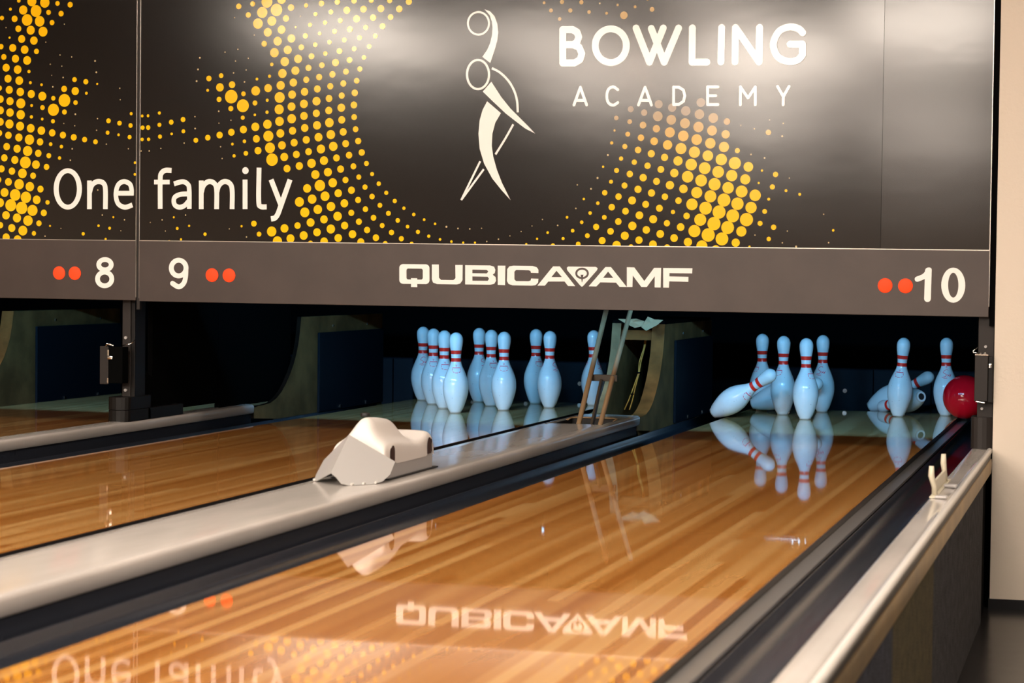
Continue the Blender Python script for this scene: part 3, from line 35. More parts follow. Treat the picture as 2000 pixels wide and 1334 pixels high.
# ------------------------------------------------------------------ materials
def mat(name, col, rough=.5, metal=0, ior=1.45, emit=None, estr=0, bump=0, bscale=30, bstretch=(1,1,1), var=0, vscale=8):
    m = bpy.data.materials.new(name); m.use_nodes = True
    nt = m.node_tree; b = nt.nodes['Principled BSDF']
    b.inputs['Base Color'].default_value = (*col, 1)
    b.inputs['Roughness'].default_value = rough; b.inputs['Metallic'].default_value = metal
    b.inputs['IOR'].default_value = ior
    if emit: b.inputs['Emission Color'].default_value = (*emit, 1); b.inputs['Emission Strength'].default_value = estr
    if bump or var:
        tc = nt.nodes.new('ShaderNodeTexCoord'); mp = nt.nodes.new('ShaderNodeMapping')
        mp.inputs['Scale'].default_value = bstretch
        nt.links.new(tc.outputs['Object'], mp.inputs['Vector'])
    if bump:
        n = nt.nodes.new('ShaderNodeTexNoise'); n.inputs['Scale'].default_value = bscale; n.inputs['Detail'].default_value = 3
        nt.links.new(mp.outputs[0], n.inputs['Vector'])
        bp = nt.nodes.new('ShaderNodeBump'); bp.inputs['Strength'].default_value = bump; bp.inputs['Distance'].default_value = .01
        nt.links.new(n.outputs['Fac'], bp.inputs['Height']); nt.links.new(bp.outputs[0], b.inputs['Normal'])
    if var:
        n = nt.nodes.new('ShaderNodeTexNoise'); n.inputs['Scale'].default_value = vscale; n.inputs['Detail'].default_value = 5
        nt.links.new(mp.outputs[0], n.inputs['Vector'])
        r = nt.nodes.new('ShaderNodeValToRGB')
        r.color_ramp.elements[0].position = .35; r.color_ramp.elements[1].position = .68
        r.color_ramp.elements[0].color = (*[c*(1-var) for c in col], 1); r.color_ramp.elements[1].color = (*[min(1, c*(1+var)) for c in col], 1)
        nt.links.new(n.outputs['Fac'], r.inputs[0]); nt.links.new(r.outputs[0], b.inputs['Base Color'])
    return m

def wood_lane(name, c0, c1, c2, rough=.03):
    m = bpy.data.materials.new(name); m.use_nodes = True
    nt = m.node_tree; L = nt.links; N = nt.nodes.new; b = nt.nodes['Principled BSDF']
    tc = N('ShaderNodeTexCoord'); sp = N('ShaderNodeSeparateXYZ'); L.new(tc.outputs['Object'], sp.inputs[0])
    def mth(op, a, bb=None):
        q = N('ShaderNodeMath'); q.operation = op
        for i, v in enumerate((a, bb)):
            if v is None: continue
            if isinstance(v, (int, float)): q.inputs[i].default_value = v
            else: L.new(v, q.inputs[i])
        return q.outputs[0]
    xi = mth('FLOOR', mth('DIVIDE', sp.outputs[0], .02703))
    wn = N('ShaderNodeTexWhiteNoise'); wn.noise_dimensions = '1D'; L.new(xi, wn.inputs['W'])
    # board lengths: every strip is cut at its own places along the lane
    yy = mth('FLOOR', mth('DIVIDE', mth('ADD', sp.outputs[1], mth('MULTIPLY', wn.outputs['Value'], 9.0)), 2.9))
    wn2 = N('ShaderNodeTexWhiteNoise'); wn2.noise_dimensions = '2D'
    cb = N('ShaderNodeCombineXYZ'); L.new(xi, cb.inputs[0]); L.new(yy, cb.inputs[1]); L.new(cb.outputs[0], wn2.inputs['Vector'])
    mp = N('ShaderNodeMapping'); mp.inputs['Scale'].default_value = (9, .5, 1); L.new(tc.outputs['Object'], mp.inputs['Vector'])
    ns = N('ShaderNodeTexNoise'); ns.inputs['Scale'].default_value = 2.0; ns.inputs['Detail'].default_value = 1.5; L.new(mp.outputs[0], ns.inputs['Vector'])
    mp2 = N('ShaderNodeMapping'); mp2.inputs['Scale'].default_value = (90, 2.5, 1); L.new(tc.outputs['Object'], mp2.inputs['Vector'])
    ns2 = N('ShaderNodeTexNoise'); ns2.inputs['Scale'].default_value = 2.0; ns2.inputs['Detail'].default_value = 1; L.new(mp2.outputs[0], ns2.inputs['Vector'])
    f = mth('ADD', mth('MULTIPLY', wn2.outputs['Value'], .78), mth('ADD', mth('MULTIPLY', ns.outputs['Fac'], .26), mth('MULTIPLY', mth('SUBTRACT', ns2.outputs['Fac'], .5), .05)))
    r = N('ShaderNodeValToRGB'); e = r.color_ramp.elements
    e[0].position = .12; e[0].color = (*c0, 1); e[1].position = .92; e[1].color = (*c2, 1)
    k = e.new(.5); k.color = (*c1, 1)
    L.new(f, r.inputs[0]); L.new(r.outputs[0], b.inputs['Base Color'])
    b.inputs['Roughness'].default_value = rough; b.inputs['IOR'].default_value = 1.42
    return m

def attr_mat(name, rough=.35):
    m = bpy.data.materials.new(name); m.use_nodes = True; nt = m.node_tree
    a = nt.nodes.new('ShaderNodeAttribute'); a.attribute_name = 'ink'
    nt.links.new(a.outputs['Color'], nt.nodes['Principled BSDF'].inputs['Base Color'])
    nt.nodes['Principled BSDF'].inputs['Roughness'].default_value = rough
    return m

M_lane = wood_lane('lane wood', (.275, .098, .019), (.345, .144, .034), (.44, .236, .08))
M_deck = wood_lane('lit pin deck wood', (.34, .20, .07), (.46, .30, .12), (.56, .40, .18), .03)  # deck wood, its colour lightened to carry the pin light
M_black = mat('matte black', (.002, .002, .002), .8, ior=1.08)
M_pit = mat('pit black', (.002, .002, .0022), .9, ior=1.1)
M_gutter = mat('dark gutter plastic', (.022, .0245, .033), .24, bump=.15, bscale=6, bstretch=(3, .5, 1))
M_lside = mat('lane side black', (.010, .008, .008), .35)
M_flange = mat('grey flange', (.11, .104, .10), .3)
M_cap = mat('warm grey capping plastic', (.46, .42, .385), .13, bump=.06, bscale=5, bstretch=(2, .5, 1), var=.08, vscale=5)
M_brass = mat('worn brass trim', (.23, .14, .036), .4, metal=.9, var=.35, vscale=4)
M_rim = mat('polished light rim', (.60, .57, .53), .22)
M_carpet = mat('charcoal carpet', (.035, .034, .038), 1, bump=1, bscale=220, var=.45, vscale=26)
M_carpet2 = mat('olive carpet', (.075, .058, .022), 1, bump=1, bscale=220, var=.3, vscale=26)
M_carpet3 = mat('navy carpet', (.030, .032, .046), 1, bump=1, bscale=220, var=.35, vscale=26)
M_wall = mat('beige wall paint', (.66, .57, .47), .8, bump=.1, bscale=60)
M_base = mat('black baseboard', (.006, .006, .007), .5)
M_floor = mat('dark glossy floor', (.016, .015, .015), .22, bump=.1, bscale=8)
M_ceil = mat('dark ceiling', (.10, .085, .07), .9)
M_hall = mat('hall wall', (.34, .26, .19), .8)
M_vinyl = mat('black vinyl graphic', (.0105, .0085, .0075), .13, ior=1.5, bump=.045, bscale=2.2, bstretch=(1.0, 1, 2.0))
M_vinyl2 = mat('black vinyl side strip', (.015, .0125, .011), .14, ior=1.5, bump=.05, bscale=2.2, bstretch=(1.0, 1, 2.0))
M_band = mat('brown grey number board', (.046, .032, .027), .42, ior=1.45, var=.1, vscale=6)
M_white = mat('white lettering film', (.86, .84, .80), .13, ior=1.5)
M_ink = attr_mat('printed dots', .13)
M_silver = mat('silver edge trim', (.55, .5, .45), .3, metal=.8)
M_red = mat('red indicator lens', (.72, .025, .006), .5, ior=1.2, emit=(1, .085, .02), estr=.8)
M_pin = mat('white pin plastic', (.78, .81, .82), .1, ior=1.5, var=.05, vscale=9)
M_pinred = mat('red neck stripe', (.95, .028, .018), .25)
M_pinmark = mat('red printed mark', (.92, .05, .12), .35)
M_pinbase = mat('pin base ring', (.58, .56, .52), .4)
M_dark = mat('dark hole', (.012, .010, .010), .6)
M_scuff = mat('scuff mark', (.06, .07, .08), .6)
M_ball = mat('red ball', (.78, .005, .014), .09, ior=1.5, var=.12, vscale=5)
M_steel = mat('brown grey painted steel', (.018, .014, .0125), .5, ior=1.35)
M_steel2 = mat('dark bracket steel', (.007, .006, .0055), .45, ior=1.3)
M_chrome = mat('chrome', (.8, .78, .74), .18, metal=1)
M_kick = mat('grey green kickback paint', (.17, .088, .030), .7, ior=1.25, var=.35, vscale=7)
M_kickedge = mat('worn plywood edge', (.21, .075, .018), .7, ior=1.2, var=.4, vscale=9)
M_kickdark = mat('dark worn edge', (.010, .006, .004), .8, ior=1.1, var=.4, vscale=9)
M_kickpale = mat('pale worn edge', (.27, .175, .085), .7, ior=1.2, var=.25, vscale=9)
M_impact = mat('navy impact panel', (.006, .009, .014), .55, ior=1.2)
M_cush = mat('navy pit cushion', (.004, .0065, .011), .55, ior=1.2, bump=.4, bscale=10)
M_rod = mat('tan rail rod', (.40, .26, .14), .5, var=.1)
M_bar = mat('dark brown bar', (.07, .052, .035), .5)
M_paper = mat('crumpled white paper', (.50, .35, .19), .8, bump=.5, bscale=40)
M_cable = mat('yellow cable', (.5, .22, .025), .5)
M_shield = mat('grey white painted shield', (.36, .345, .33), .45)
M_cover = mat('white moulded cover', (.66, .61, .57), .4)
M_foot = mat('grey metal foot', (.40, .38, .37), .4, metal=.15)
M_hook = mat('cream metal bracket', (.55, .50, .38), .35)
M_plate = mat('dark plate', (.01, .009, .009), .5)

# ------------------------------------------------------------------ mesh helpers
class MB:
    def __init__(s): s.bm = bmesh.new()
    def box(s, x0, x1, y0, y1, z0, z1, bev=0, seg=2, mtx=None):
        r = bmesh.ops.create_cube(s.bm, size=1)
        vs = r['verts']
        bmesh.ops.scale(s.bm, vec=(x1-x0, y1-y0, z1-z0), verts=vs)
        bmesh.ops.translate(s.bm, vec=((x0+x1)/2, (y0+y1)/2, (z0+z1)/2), verts=vs)
        if bev:
            ed = list({e for v in vs for e in v.link_edges})
            g = bmesh.ops.bevel(s.bm, geom=ed, offset=bev, segments=seg, affect='EDGES', profile=.5)
            vs = list({v for f in g['faces'] for v in f.verts} | {v for v in vs if v.is_valid})
        if mtx is not None: bmesh.ops.transform(s.bm, matrix=mtx, verts=vs)
        return s
    def tube(s, pts, r, n=10, caps=True):
        pts = [Vector(p) for p in pts]; rings = []
        for i, p in enumerate(pts):
            t = (pts[min(i+1, len(pts)-1)]-pts[max(i-1, 0)]).normalized()
            a = t.orthogonal().normalized() if i == 0 else (rings_a - t*rings_a.dot(t)).normalized()
            rings_a = a; b = t.cross(a)
            rr = r[i] if isinstance(r, (list, tuple)) else r
            rings.append([s.bm.verts.new(p+(a*math.cos(q)+b*math.sin(q))*rr) for q in [2*math.pi*k/n for k in range(n)]])
        for A, B in zip(rings, rings[1:]):
            for k in range(n): s.bm.faces.new((A[k], A[(k+1) % n], B[(k+1) % n], B[k]))
        if caps: s.bm.faces.new(rings[0][::-1]); s.bm.faces.new(rings[-1])
        return s
    def lathe(s, prof, n=40, cap0=True, cap1=True):
        rings = []
        for z, r in prof:
            rings.append([s.bm.verts.new((r*math.cos(2*math.pi*k/n), r*math.sin(2*math.pi*k/n), z)) for k in range(n)])
        for A, B in zip(rings, rings[1:]):
            for k in range(n): s.bm.faces.new((A[k], A[(k+1) % n], B[(k+1) % n], B[k]))
        if cap0: s.bm.faces.new(rings[0][::-1])
        if cap1: s.bm.faces.new(rings[-1])
        return s
    def sweep(s, prof, y0, y1, n=1, close=False):
        # prof: list of (x, z); swept along y
        ys = [y0+(y1-y0)*i/n for i in range(n+1)]
        R = [[s.bm.verts.new((x, y, z)) for x, z in prof] for y in ys]
        m = len(prof)
        for A, B in zip(R, R[1:]):
            for k in range(m if close else m-1): s.bm.faces.new((A[k], B[k], B[(k+1) % m], A[(k+1) % m]))
        if close: s.bm.faces.new(R[0]); s.bm.faces.new(R[-1][::-1])
        return s
    def extrude_x(s, poly, x0, x1):
        # poly: list of (y, z)
        A = [s.bm.verts.new((x0, y, z)) for y, z in poly]; B = [s.bm.verts.new((x1, y, z)) for y, z in poly]
        m = len(poly)
        for k in range(m): s.bm.faces.new((A[k], A[(k+1) % m], B[(k+1) % m], B[k]))
        for L, xx in ((A, x0), (B, x1)):
            for t in tessellate_polygon([[Vector((0, y, z)) for y, z in poly]]): s.bm.faces.new([L[i] for i in t])
        return s
    def quad(s, *p):
        s.bm.faces.new([s.bm.verts.new(q) for q in p]); return s
    def build(s, name, m, parent=None, smooth=False, angle=None):
        bmesh.ops.remove_doubles(s.bm, verts=s.bm.verts, dist=1e-6)
        bmesh.ops.recalc_face_normals(s.bm, faces=s.bm.faces)
        me = bpy.data.meshes.new(name); s.bm.to_mesh(me); s.bm.free()
        if smooth:
            for p in me.polygons: p.use_smooth = True
            if angle: me.set_sharp_from_angle(angle=math.radians(angle))
        o = bpy.data.objects.new(name, me); COL.objects.link(o)
        if m: me.materials.append(m)
        if parent: o.parent = parent
        return o

def explode(o):
    """every loose piece of a mesh becomes a part of its own with the same name"""
    bm = bmesh.new(); bm.from_mesh(o.data); bm.verts.ensure_lookup_table()
    seen = {}; n = 0
    for v in bm.verts:
        if v.index in seen: continue
        st = [v]
        while st:
            q = st.pop()
            if q.index in seen: continue
            seen[q.index] = n
            st += [e.other_vert(q) for e in q.link_edges]
        n += 1
    bm.free()
    out = []
    for k in range(n):
        b2 = bmesh.new(); b2.from_mesh(o.data); b2.verts.ensure_lookup_table()
        bmesh.ops.delete(b2, geom=[v for v in b2.verts if seen[v.index] != k], context='VERTS')
        if k == 0: first = b2; continue
        me = bpy.data.meshes.new(o.name); b2.to_mesh(me); b2.free()
        for m in o.data.materials: me.materials.append(m)
        c = bpy.data.objects.new(o.name.split('.')[0], me); COL.objects.link(c); c.parent = o.parent; c.matrix_local = o.matrix_local
        out.append(c)
    first.to_mesh(o.data); first.free()
    return [o]+out

def tag(o, label=None, cat=None, group=None, kind=None):
    if label: o['label'] = label
    if cat: o['category'] = cat
    if group: o['group'] = group
    if kind: o['kind'] = kind
    return o

def thing(name, label, cat, loc=(0, 0, 0), group=None):
    o = bpy.data.objects.new(name, None); COL.objects.link(o); o.location = loc; o.empty_display_size = .05
    return tag(o, label, cat, group)

def rebase(root, loc):
    """move a thing's origin to its base without moving its parts"""
    d = Vector(loc); root.location = d
    for c in root.children: c.location = c.location - d

def struct(o): o['kind'] = 'structure'; return o

# ------------------------------------------------------------------ the setting
Y0 = -22.0
struct(MB().box(2.3, 9, -24, 3, -.56, -.52).build('floor', M_floor))
struct(MB().box(-6, 2.3, -24, 3, -.60, -.54).build('floor_under_lanes', M_base))
struct(MB().box(-9.3, 9, -32, 3, 3.0, 3.1).build('ceiling', M_ceil))
struct(MB().box(-9.4, -9.3, -32, 3, -.6, 3.0).build('wall_left', M_hall))
struct(MB().box(9, 9.1, -32, 3, -.6, 3.0).build('wall_far_right', M_hall))
struct(MB().box(-9.4, 9.1, -32.1, -32, -.6, 3.0).build('wall_back', M_hall))
struct(MB().box(-9.3, 9, -32, -24, -.2, -.0).build('floor_approach', mat('approach wood', (.30, .15, .05), .25)))
struct(MB().box(2.621, 8.95, -1.66, -1.52, -.486, 3.0).build('wall_right', M_wall))
struct(MB().box(2.617, 8.95, -1.672, -1.52, -.52, -.486).build('baseboard_right', M_base))
struct(MB().box(-9.3, 9, 2.7, 2.8, -.6, 3.0).build('wall_machine_room', M_pit))
struct(MB().box(-9.3, -5.6, -1.66, -1.55, -.6, 3.0).build('wall_front_left', M_pit))
struct(MB().box(-5.6, 2.62, -1.64, -1.56, 2.12, 3.0).build('wall_light_block', M_black))  # unseen wall added to keep hall light out above the masks

# ------------------------------------------------------------------ lanes
LX = {'8': -1.56, '9': 0.0, '10': 1.786}
W = .52705
def lane(n, label):
    x = LX[n]
    t = thing('bowling_lane', label, 'bowling lane', (x, 0, -.06), 'glossy wooden bowling lanes')
    o = MB().box(-W, W, -18.5, -.62, 0, .06).build('lane_surface', M_lane, t)
    MB().box(-W, W, -.62, .93, 0, .06).build('pin_deck', M_deck, t)  # lighter wood painted from the pin light's cutoff line on
    for s in (-1, 1):
        MB().box(s*W-.0012, s*W+.0012, -18.5, .93, .0, .0585).build('edge_strip', M_lside, t)
    return t
lane('8', 'glossy wood lane at far left below number 8')
lane('9', 'glossy wood lane in middle carrying the full pin rack')
lane('10', 'glossy wood lane at right with knocked pins')

def gutter(x0, x1, label, deep=True):
    # round channel between a lane edge and a capping
    c = (x0+x1)/2; h = (x1-x0)/2
    pr = [(x0, -.030 if deep else -.004)]
    for i in range(17):
        a = math.pi*i/16
        pr.append((c-h*.985*math.cos(a), -(.032 if deep and i < 5 else .012)-(.058 if deep and i < 5 else .078)*math.sin(a)**.8))
    pr.append((x1, -.004))
    o = MB().sweep(pr, -18.5, .93, 30).build('gutter', M_gutter, None, True)
    md = o.modifiers.new('thickness', 'SOLIDIFY'); md.thickness = -.003 if False else .003; md.offset = 1
    tag(o, label, 'gutter', 'dark bowling gutters')
    return o
gutter(-.768, -.5290, 'dark gutter along left edge of middle lane')
gutter(.5290, .764, 'dark gutter on right edge of middle lane, mostly hidden by the grey divider')
gutter(1.036, 1.2575, 'wide dark gutter between grey divider and right lane')
gutter(2.358, 2.544, 'dark gutter along right edge of right lane with red reflection')
gutter(-1.0315, -.862, 'dark gutter on right edge of far left lane')
fl = MB().box(2.3145, 2.357, -18.5, .93, -.028, -.018, .002).build('gutter_flange', M_flange)
tag(fl, 'narrow grey flange strip between right lane edge and its gutter', 'trim strip')

# cappings --------------------------------------------------------------------------------
def cap_profile(x0, x1, z, r=.012, foot=.012):
    p = [(x0, -.02), (x0, z-.006), (x0+.002, z-.002), (x0+.006, z)]
    nx = 8
    for i in range(1, nx): p.append((x0+.006+(x1-r-x0-.006)*i/nx, z+.0015*math.sin(math.pi*i/nx)))
    for i in range(5):
        a = math.pi/2*i/4; p.append((x1-r+r*math.sin(a), z-r+r*math.cos(a)))
    p += [(x1-.001, foot+.006), (x1-.006, foot), (x1-.018, foot)]
    return p
dv = thing('lane_divider', 'wide warm grey capping between middle and right lanes', 'lane divider', (.9, -5, -.02))
b = MB().sweep(cap_profile(.768, 1.037, .055), -18.5, -1.12, 40)
# the end piece around the ball-lift opening: left strip, right strip and far piece
b.sweep(cap_profile(.768, .800, .055), -1.12, -.80, 4)
b.sweep(cap_profile(1.006, 1.037, .055), -1.12, -.80, 4)
b.sweep(cap_profile(.768, 1.037, .055), -.80, -.556, 4)
for k in range(8):   # rounded front end of the opening
    a0, a1 = math.pi*k/8, math.pi*(k+1)/8
    q = lambda a: (.903-.103*math.cos(a), -1.12+.07*math.sin(a)*1.0, .0552)
    p0, p1 = q(a0), q(a1)
    b.quad((p0[0], -1.12, .0552), (p1[0], -1.12, .0552), p1, p0) if False else None
o = b.build('capping', M_cap, dv, True, 50); 
MB().box(1.012, 1.022, -18.5, -.556, -.06, .0135).build('side_skirt', M_gutter, dv)
MB().box(.80, 1.006, -1.12, -.80, -.02, -.005).build('opening_floor', M_dark, dv)
b = MB()
for x in (.800, 1.0055): b.box(x, x+.002, -1.12, -.80, -.01, .053)
b.box(.80, 1.006, -1.122, -1.158, -.01, .053); b.box(.80, 1.006, -.802, -.798, -.01, .053)
b.build('opening_lining', M_dark, dv)
b = MB().tube([(.80, -.88, .052), (.80, -.82, .057), (.82, -.795, .058), (.98, -.795, .058), (1.004, -.82, .057), (1.004, -.88, .052)], .004, 8)
b.build('opening_rim', M_rod, dv, True)
rebase(dv, (.9, -5, -.02))

dv2 = thing('lane_divider', 'narrow grey capping below the left steel post', 'lane divider')
MB().sweep(cap_profile(-.862, -.767, .052), -18.5, -.555, 30).build('capping', M_cap, dv2, True, 50)
MB().box(-.792, -.782, -18.5, -.555, -.06, .0135).build('side_skirt', M_gutter, dv2)
rebase(dv2, (-.815, -5, -.02))

rc = thing('lane_divider', 'grey end capping with carpeted side along right side of right lane', 'lane divider')
pr = [(2.5445, -.03), (2.5445, .049), (2.546, .053), (2.550, .055), (2.570, .0555), (2.590, .0545), (2.601, .0545), (2.605, .058), (2.611, .060), (2.617, .058), (2.6195, .053), (2.6195, .043), (2.616, .040)]
MB().sweep(pr[:8], -18.5, -1.60, 30).build('capping', M_cap, rc, True, 50)
MB().sweep(pr[7:], -18.5, -1.60, 30).build('metal_rim', M_rim, rc, True, 50)
MB().box(2.598, 2.6175, -18.5, -1.70, .024, .040).build('dark_groove', M_steel2, rc)
MB().sweep([(2.608, .026), (2.6205, .024), (2.623, .010), (2.622, -.012), (2.6205, -.026), (2.608, -.030)], -18.5, -1.70, 30).build('brass_trim', M_brass, rc, True, 50)
for y0, y1, m in ((-18.5, -4.76, M_carpet3), (-4.76, -3.84, M_carpet2), (-3.84, -1.98, M_carpet)):
    MB().box(2.585, 2.611, y0, y1, -.52, -.02).build('carpet_panel', m, rc)
MB().box(2.56, 2.60, -1.98, -1.68, -.52, -.02).build('end_gap_shade', M_black, rc)  # black block put in for the shade of the gap before the wall
rebase(rc, (2.59, -5, -.52))

# small cream bracket with two fingers on the right capping
hk = thing('sensor_bracket', 'small cream metal bracket with two fingers on right capping', 'bracket')
b = MB()
def finger(x, y, lean):
    pts = [(x, y, .055), (x-.004, y-.01, .085), (x-.008+lean, y-.012, .115), (x-.008+lean, y-.010, .142)]
    b.tube(pts, [.007, .007, .009, .007], 8)
finger(2.560, -3.25, -.004); finger(2.556, -2.86, .000)
explode(b.build('finger', M_hook, hk, True))
MB().box(2.546, 2.566, -3.30, -2.80, .0553, .060, .002).box(2.548, 2.556, -3.24, -2.86, .058, .095, .002).build('plate', M_hook, hk)
explode(MB().box(2.562, 2.600, -3.02, -2.99, .056, .066, .003).box(2.562, 2.596, -3.31, -3.28, .056, .064, .003).build('lever', M_foot, hk))
rebase(hk, (2.56, -3.05, .055))

# ------------------------------------------------------------------ kickbacks
KB = [(-.549, .036), (-.50, .042), (-.44, .043), (-.37, .048), (-.31, .064), (-.25, .092), (-.20, .128), (-.15, .175), (-.115, .215), (-.085, .262), (-.062, .31), (-.045, .37), (-.030, .44),
      (1.02, .44), (1.02, -.06), (-.28, -.06), (-.30, -.03), (-.54, -.012)]
def kickback(x0, x1, face, label, edge, panel=True, edgew=None):
    t = thing('kickback', label, 'kickback')
    MB().extrude_x(KB, x0, x1).build('side_board', M_kick, t)
    b = MB()                                     # worn front edge
    P = KB[:13]
    lo, hi = (x0-.001, x1+.001)
    for (ya, za), (yb, zb) in zip(P, P[1:]):
        b.quad((lo, ya-.002, za+.001), (hi, ya-.002, za+.001), (hi, yb-.002, zb+.001), (lo, yb-.002, zb+.001))
    b.box(lo, hi, -.552, -.548, -.012, .036)
    b.build('front_edge', edge, t)
    if panel:
        xf = x1 if face > 0 else x0
        ip = MB().box(min(xf, xf+face*.012), max(xf, xf+face*.012), .165, 1.01, -.03, .36, .002).build('impact_panel', M_impact, t)
        b = MB()
        for yy in (.42, .76): b.box(min(xf, xf+face*.016), max(xf, xf+face*.016), yy, yy+.012, -.022, -.008)
        for yy in (.35, .80): b.box(min(xf, xf+face*.004), max(xf, xf+face*.004), yy, yy+.010, .385, .395)
        explode(b.build('screw', M_chrome, ip))
    rebase(t, ((x0+x1)/2, .2, -.06))
    return t
kickback(-.790, -.772, 1, 'curved grey green kickback board left of the full pin rack', M_kickdark)
kickback(.772, .812, -1, 'pale edged kickback board behind the two leaning tan rods', M_kickpale)
kickback(.962, 1.020, 1, 'kickback board with brown curved edge left of right lane', M_kickedge)
kickback(-2.362, -2.300, 1, 'kickback board at left picture edge beside far left lane', M_kickedge)
kickback(2.556, 2.60, -1, 'dark kickback board behind the right steel post', M_black, False)

# hollow between the two boards
o = MB().box(.812, .962, -.02, .03, .365, .41).build('cross_rail', M_kickedge); tag(o, 'brown wooden cross rail joining two kickback boards', 'rail')
o = MB().box(.8125, .9615, .40, .44, -.04, .44).build('hollow_back_board', M_black); tag(o, 'black board closing the hollow between two kickback boards', 'board')
cb = thing('cable_bundle', 'yellow cable bundle hanging in the hollow between kickbacks', 'cable')
b = MB()
for dx in (-.004, .004):
    b.tube([(.912+dx, .06, .40), (.905+dx*.5, .05, .33), (.892+dx, .02, .26), (.890+dx*.4, .01, .21), (.878+dx, -.02, .15), (.868+dx*2.2, -.05, .09), (.858+dx*3, -.08, .045)], .0032, 6)
explode(b.build('cable', M_cable, cb, True))
b = MB()
for p in ((.8895, .010, .212), (.872, -.035, .115)): b.box(p[0]-.008, p[0]+.008, p[1]-.008, p[1]+.008, p[2]-.003, p[2]+.003)
explode(b.build('cable_tie', M_black, cb))
rebase(cb, (.88, 0, .04))
def scrap(pts, z, label):
    pp = MB(); n = len(pts)
    c = Vector((sum(p[0] for p in pts)/n, sum(p[1] for p in pts)/n, sum(p[2] for p in pts)/n+z))
    vs = [pp.bm.verts.new(q) for q in pts]; cv = pp.bm.verts.new(c)
    for i in range(n): pp.bm.faces.new((cv, vs[i], vs[(i+1) % n]))
    o = pp.build('paper_scrap', M_paper); md = o.modifiers.new('s', 'SOLIDIFY'); md.thickness = .002
    tag(o, label, 'paper', 'torn papers above the hollow')
scrap([(.815, -.10, .462), (.872, -.11, .463), (.905, -.12, .466), (.940, -.10, .455), (.930, -.11, .430), (.895, -.10, .424), (.86, -.12, .440)], .003, 'left torn white paper scrap behind the tan rods')
scrap([(.930, -.12, .428), (.955, -.13, .412), (1.000, -.12, .436), (1.028, -.10, .462), (.990, -.11, .464), (.955, -.10, .476), (.948, -.12, .458)], .003, 'right torn white paper scrap with raised corner, beside the rod tops')
o = MB().box(.772, 1.02, -.028, 1.0, .44, .455).build('cover_board', M_black); tag(o, 'black board lying on top of the paired kickbacks', 'board')

# two leaning rods with cross bar and dark bar
rd = thing('ball_lift_rack', 'leaning rack of two tan rods with dark crossbar on divider', 'ball lift')
p0, p1 = Vector((.906, -1.10, .02)), Vector((.893, -.55, .575))
q0, q1 = Vector((.990, -1.075, .02)), Vector((.996, -.52, .575))
MB().tube([p0, p0.lerp(p1, .5), p1], .0105, 12).build('rod', M_rod, rd, True, 40)
MB().tube([q0, q0.lerp(q1, .5), q1], .0105, 12).build('rod', M_rod, rd, True, 40)
a, c = p0.lerp(p1, .385), q0.lerp(q1, .385)
b = MB(); b.box(.886, 1.012, -.86-.006, -.86+.006, .218, .246, .001).build('crossbar', M_bar, rd)
v0, v1 = Vector((.952, -1.06, .01)), Vector((.948, -.875, .22))
b = MB(); d = (v1-v0)
mt = Matrix.Translation((v0+v1)/2) @ d.to_track_quat('Z', 'X').to_matrix().to_4x4()
b.box(-.014, .014, -.005, .005, -d.length/2, d.length/2, .001, 1, mt).build('flat_bar', M_bar, rd)
rebase(rd, (.948, -1.07, .0))

# black partition panels on the narrow divider
for y0, y1, z0, lab in ((-1.42, -.825, .075, 'black upright partition panel beside the left steel post'), (-.815, -.06, .050, 'black upright partition panel next to the curved kickback')):
    o = MB().box(-.835, -.812, y0, y1, z0, .60, .003).build('partition_panel', M_black)
    tag(o, lab, 'panel')

# ------------------------------------------------------------------ pit and machine
for n, lab in (('8', 'navy pit cushion at back of far left lane'), ('9', 'navy pit cushion behind full pin rack'), ('10', 'navy pit cushion behind knocked pins of right lane')):
    x = LX[n]; t = thing('pit_cushion', lab, 'cushion')
    pad = MB().box(x-.60, x+.74, 1.62, 1.68, -.12, .18, .01).build('pad', M_cush, t)
    b = MB()
    for k in range(5): b.box(x-.62+k*.31-.003, x-.62+k*.31+.003, 1.616, 1.63, -.10, .175)
    explode(b.build('seam', M_black, pad))
    b = MB()
    for k in range(4): b.tube([(x-.46+k*.31, 1.60, .06), (x-.46+k*.31, 1.622, .06)], .012, 10)
    explode(b.build('rivet', M_chrome, pad, True, 40))
    rebase(t, (x, 1.65, -.12))
    o = MB().box(x-.76, x+.76, .94, 2.65, -.16, -.13).build('pit_floor', M_pit); struct(o)

# pin lights behind the masks: a bar housing with three lamps per lane and a visor
def pin_light(n, label):
    x = LX[n]; t = thing('pin_light', label, 'light fixture', group='pin lights behind the masks')
    b = MB().box(x-.72, x+.72, -1.335, -1.325, .655, .86)          # back plate
    b.box(x-.72, x+.72, -1.335, -1.10, .86, .87)
    b.box(x-.60, x-.56, -1.6495, -1.335, .80, .82).box(x+.56, x+.60, -1.6495, -1.335, .80, .82)
    for s in (-1, 1): b.box(x+s*.70-.004, x+s*.70+.004, -1.335, -.80, .60, .87)  # end plates lengthened into baffles that keep lamp light off the rods
    b.build('housing', M_black, t)
    MB().box(x-.72, x+.72, -1.186, -1.180, .652, .666).box(x-.72, x+.72, -1.33, -1.18, .652, .658).build('visor', M_black, t)
    for k in (-1, 0, 1):
        lx = x+k*.40
        o = MB().box(lx-.035, lx+.035, -1.305, -1.285, .765, .790, .003).build('lens', M_lens, t)
        ld = bpy.data.lights.new('pin lamp', 'AREA'); ld.shape = 'RECTANGLE'; ld.size = .16; ld.size_y = .02
        ld.energy = PINLIGHT; ld.color = PINCOL; ld.spread = math.radians(112)
        lo = bpy.data.objects.new('pin_lamp', ld); COL.objects.link(lo); lo.parent = t
        dirv = Vector((0, 1.8, -.62)).normalized()
        lo.matrix_world = Matrix.Translation((lx, -1.28, .778)) @ dirv.to_track_quat('-Z', 'Y').to_matrix().to_4x4()
    return t
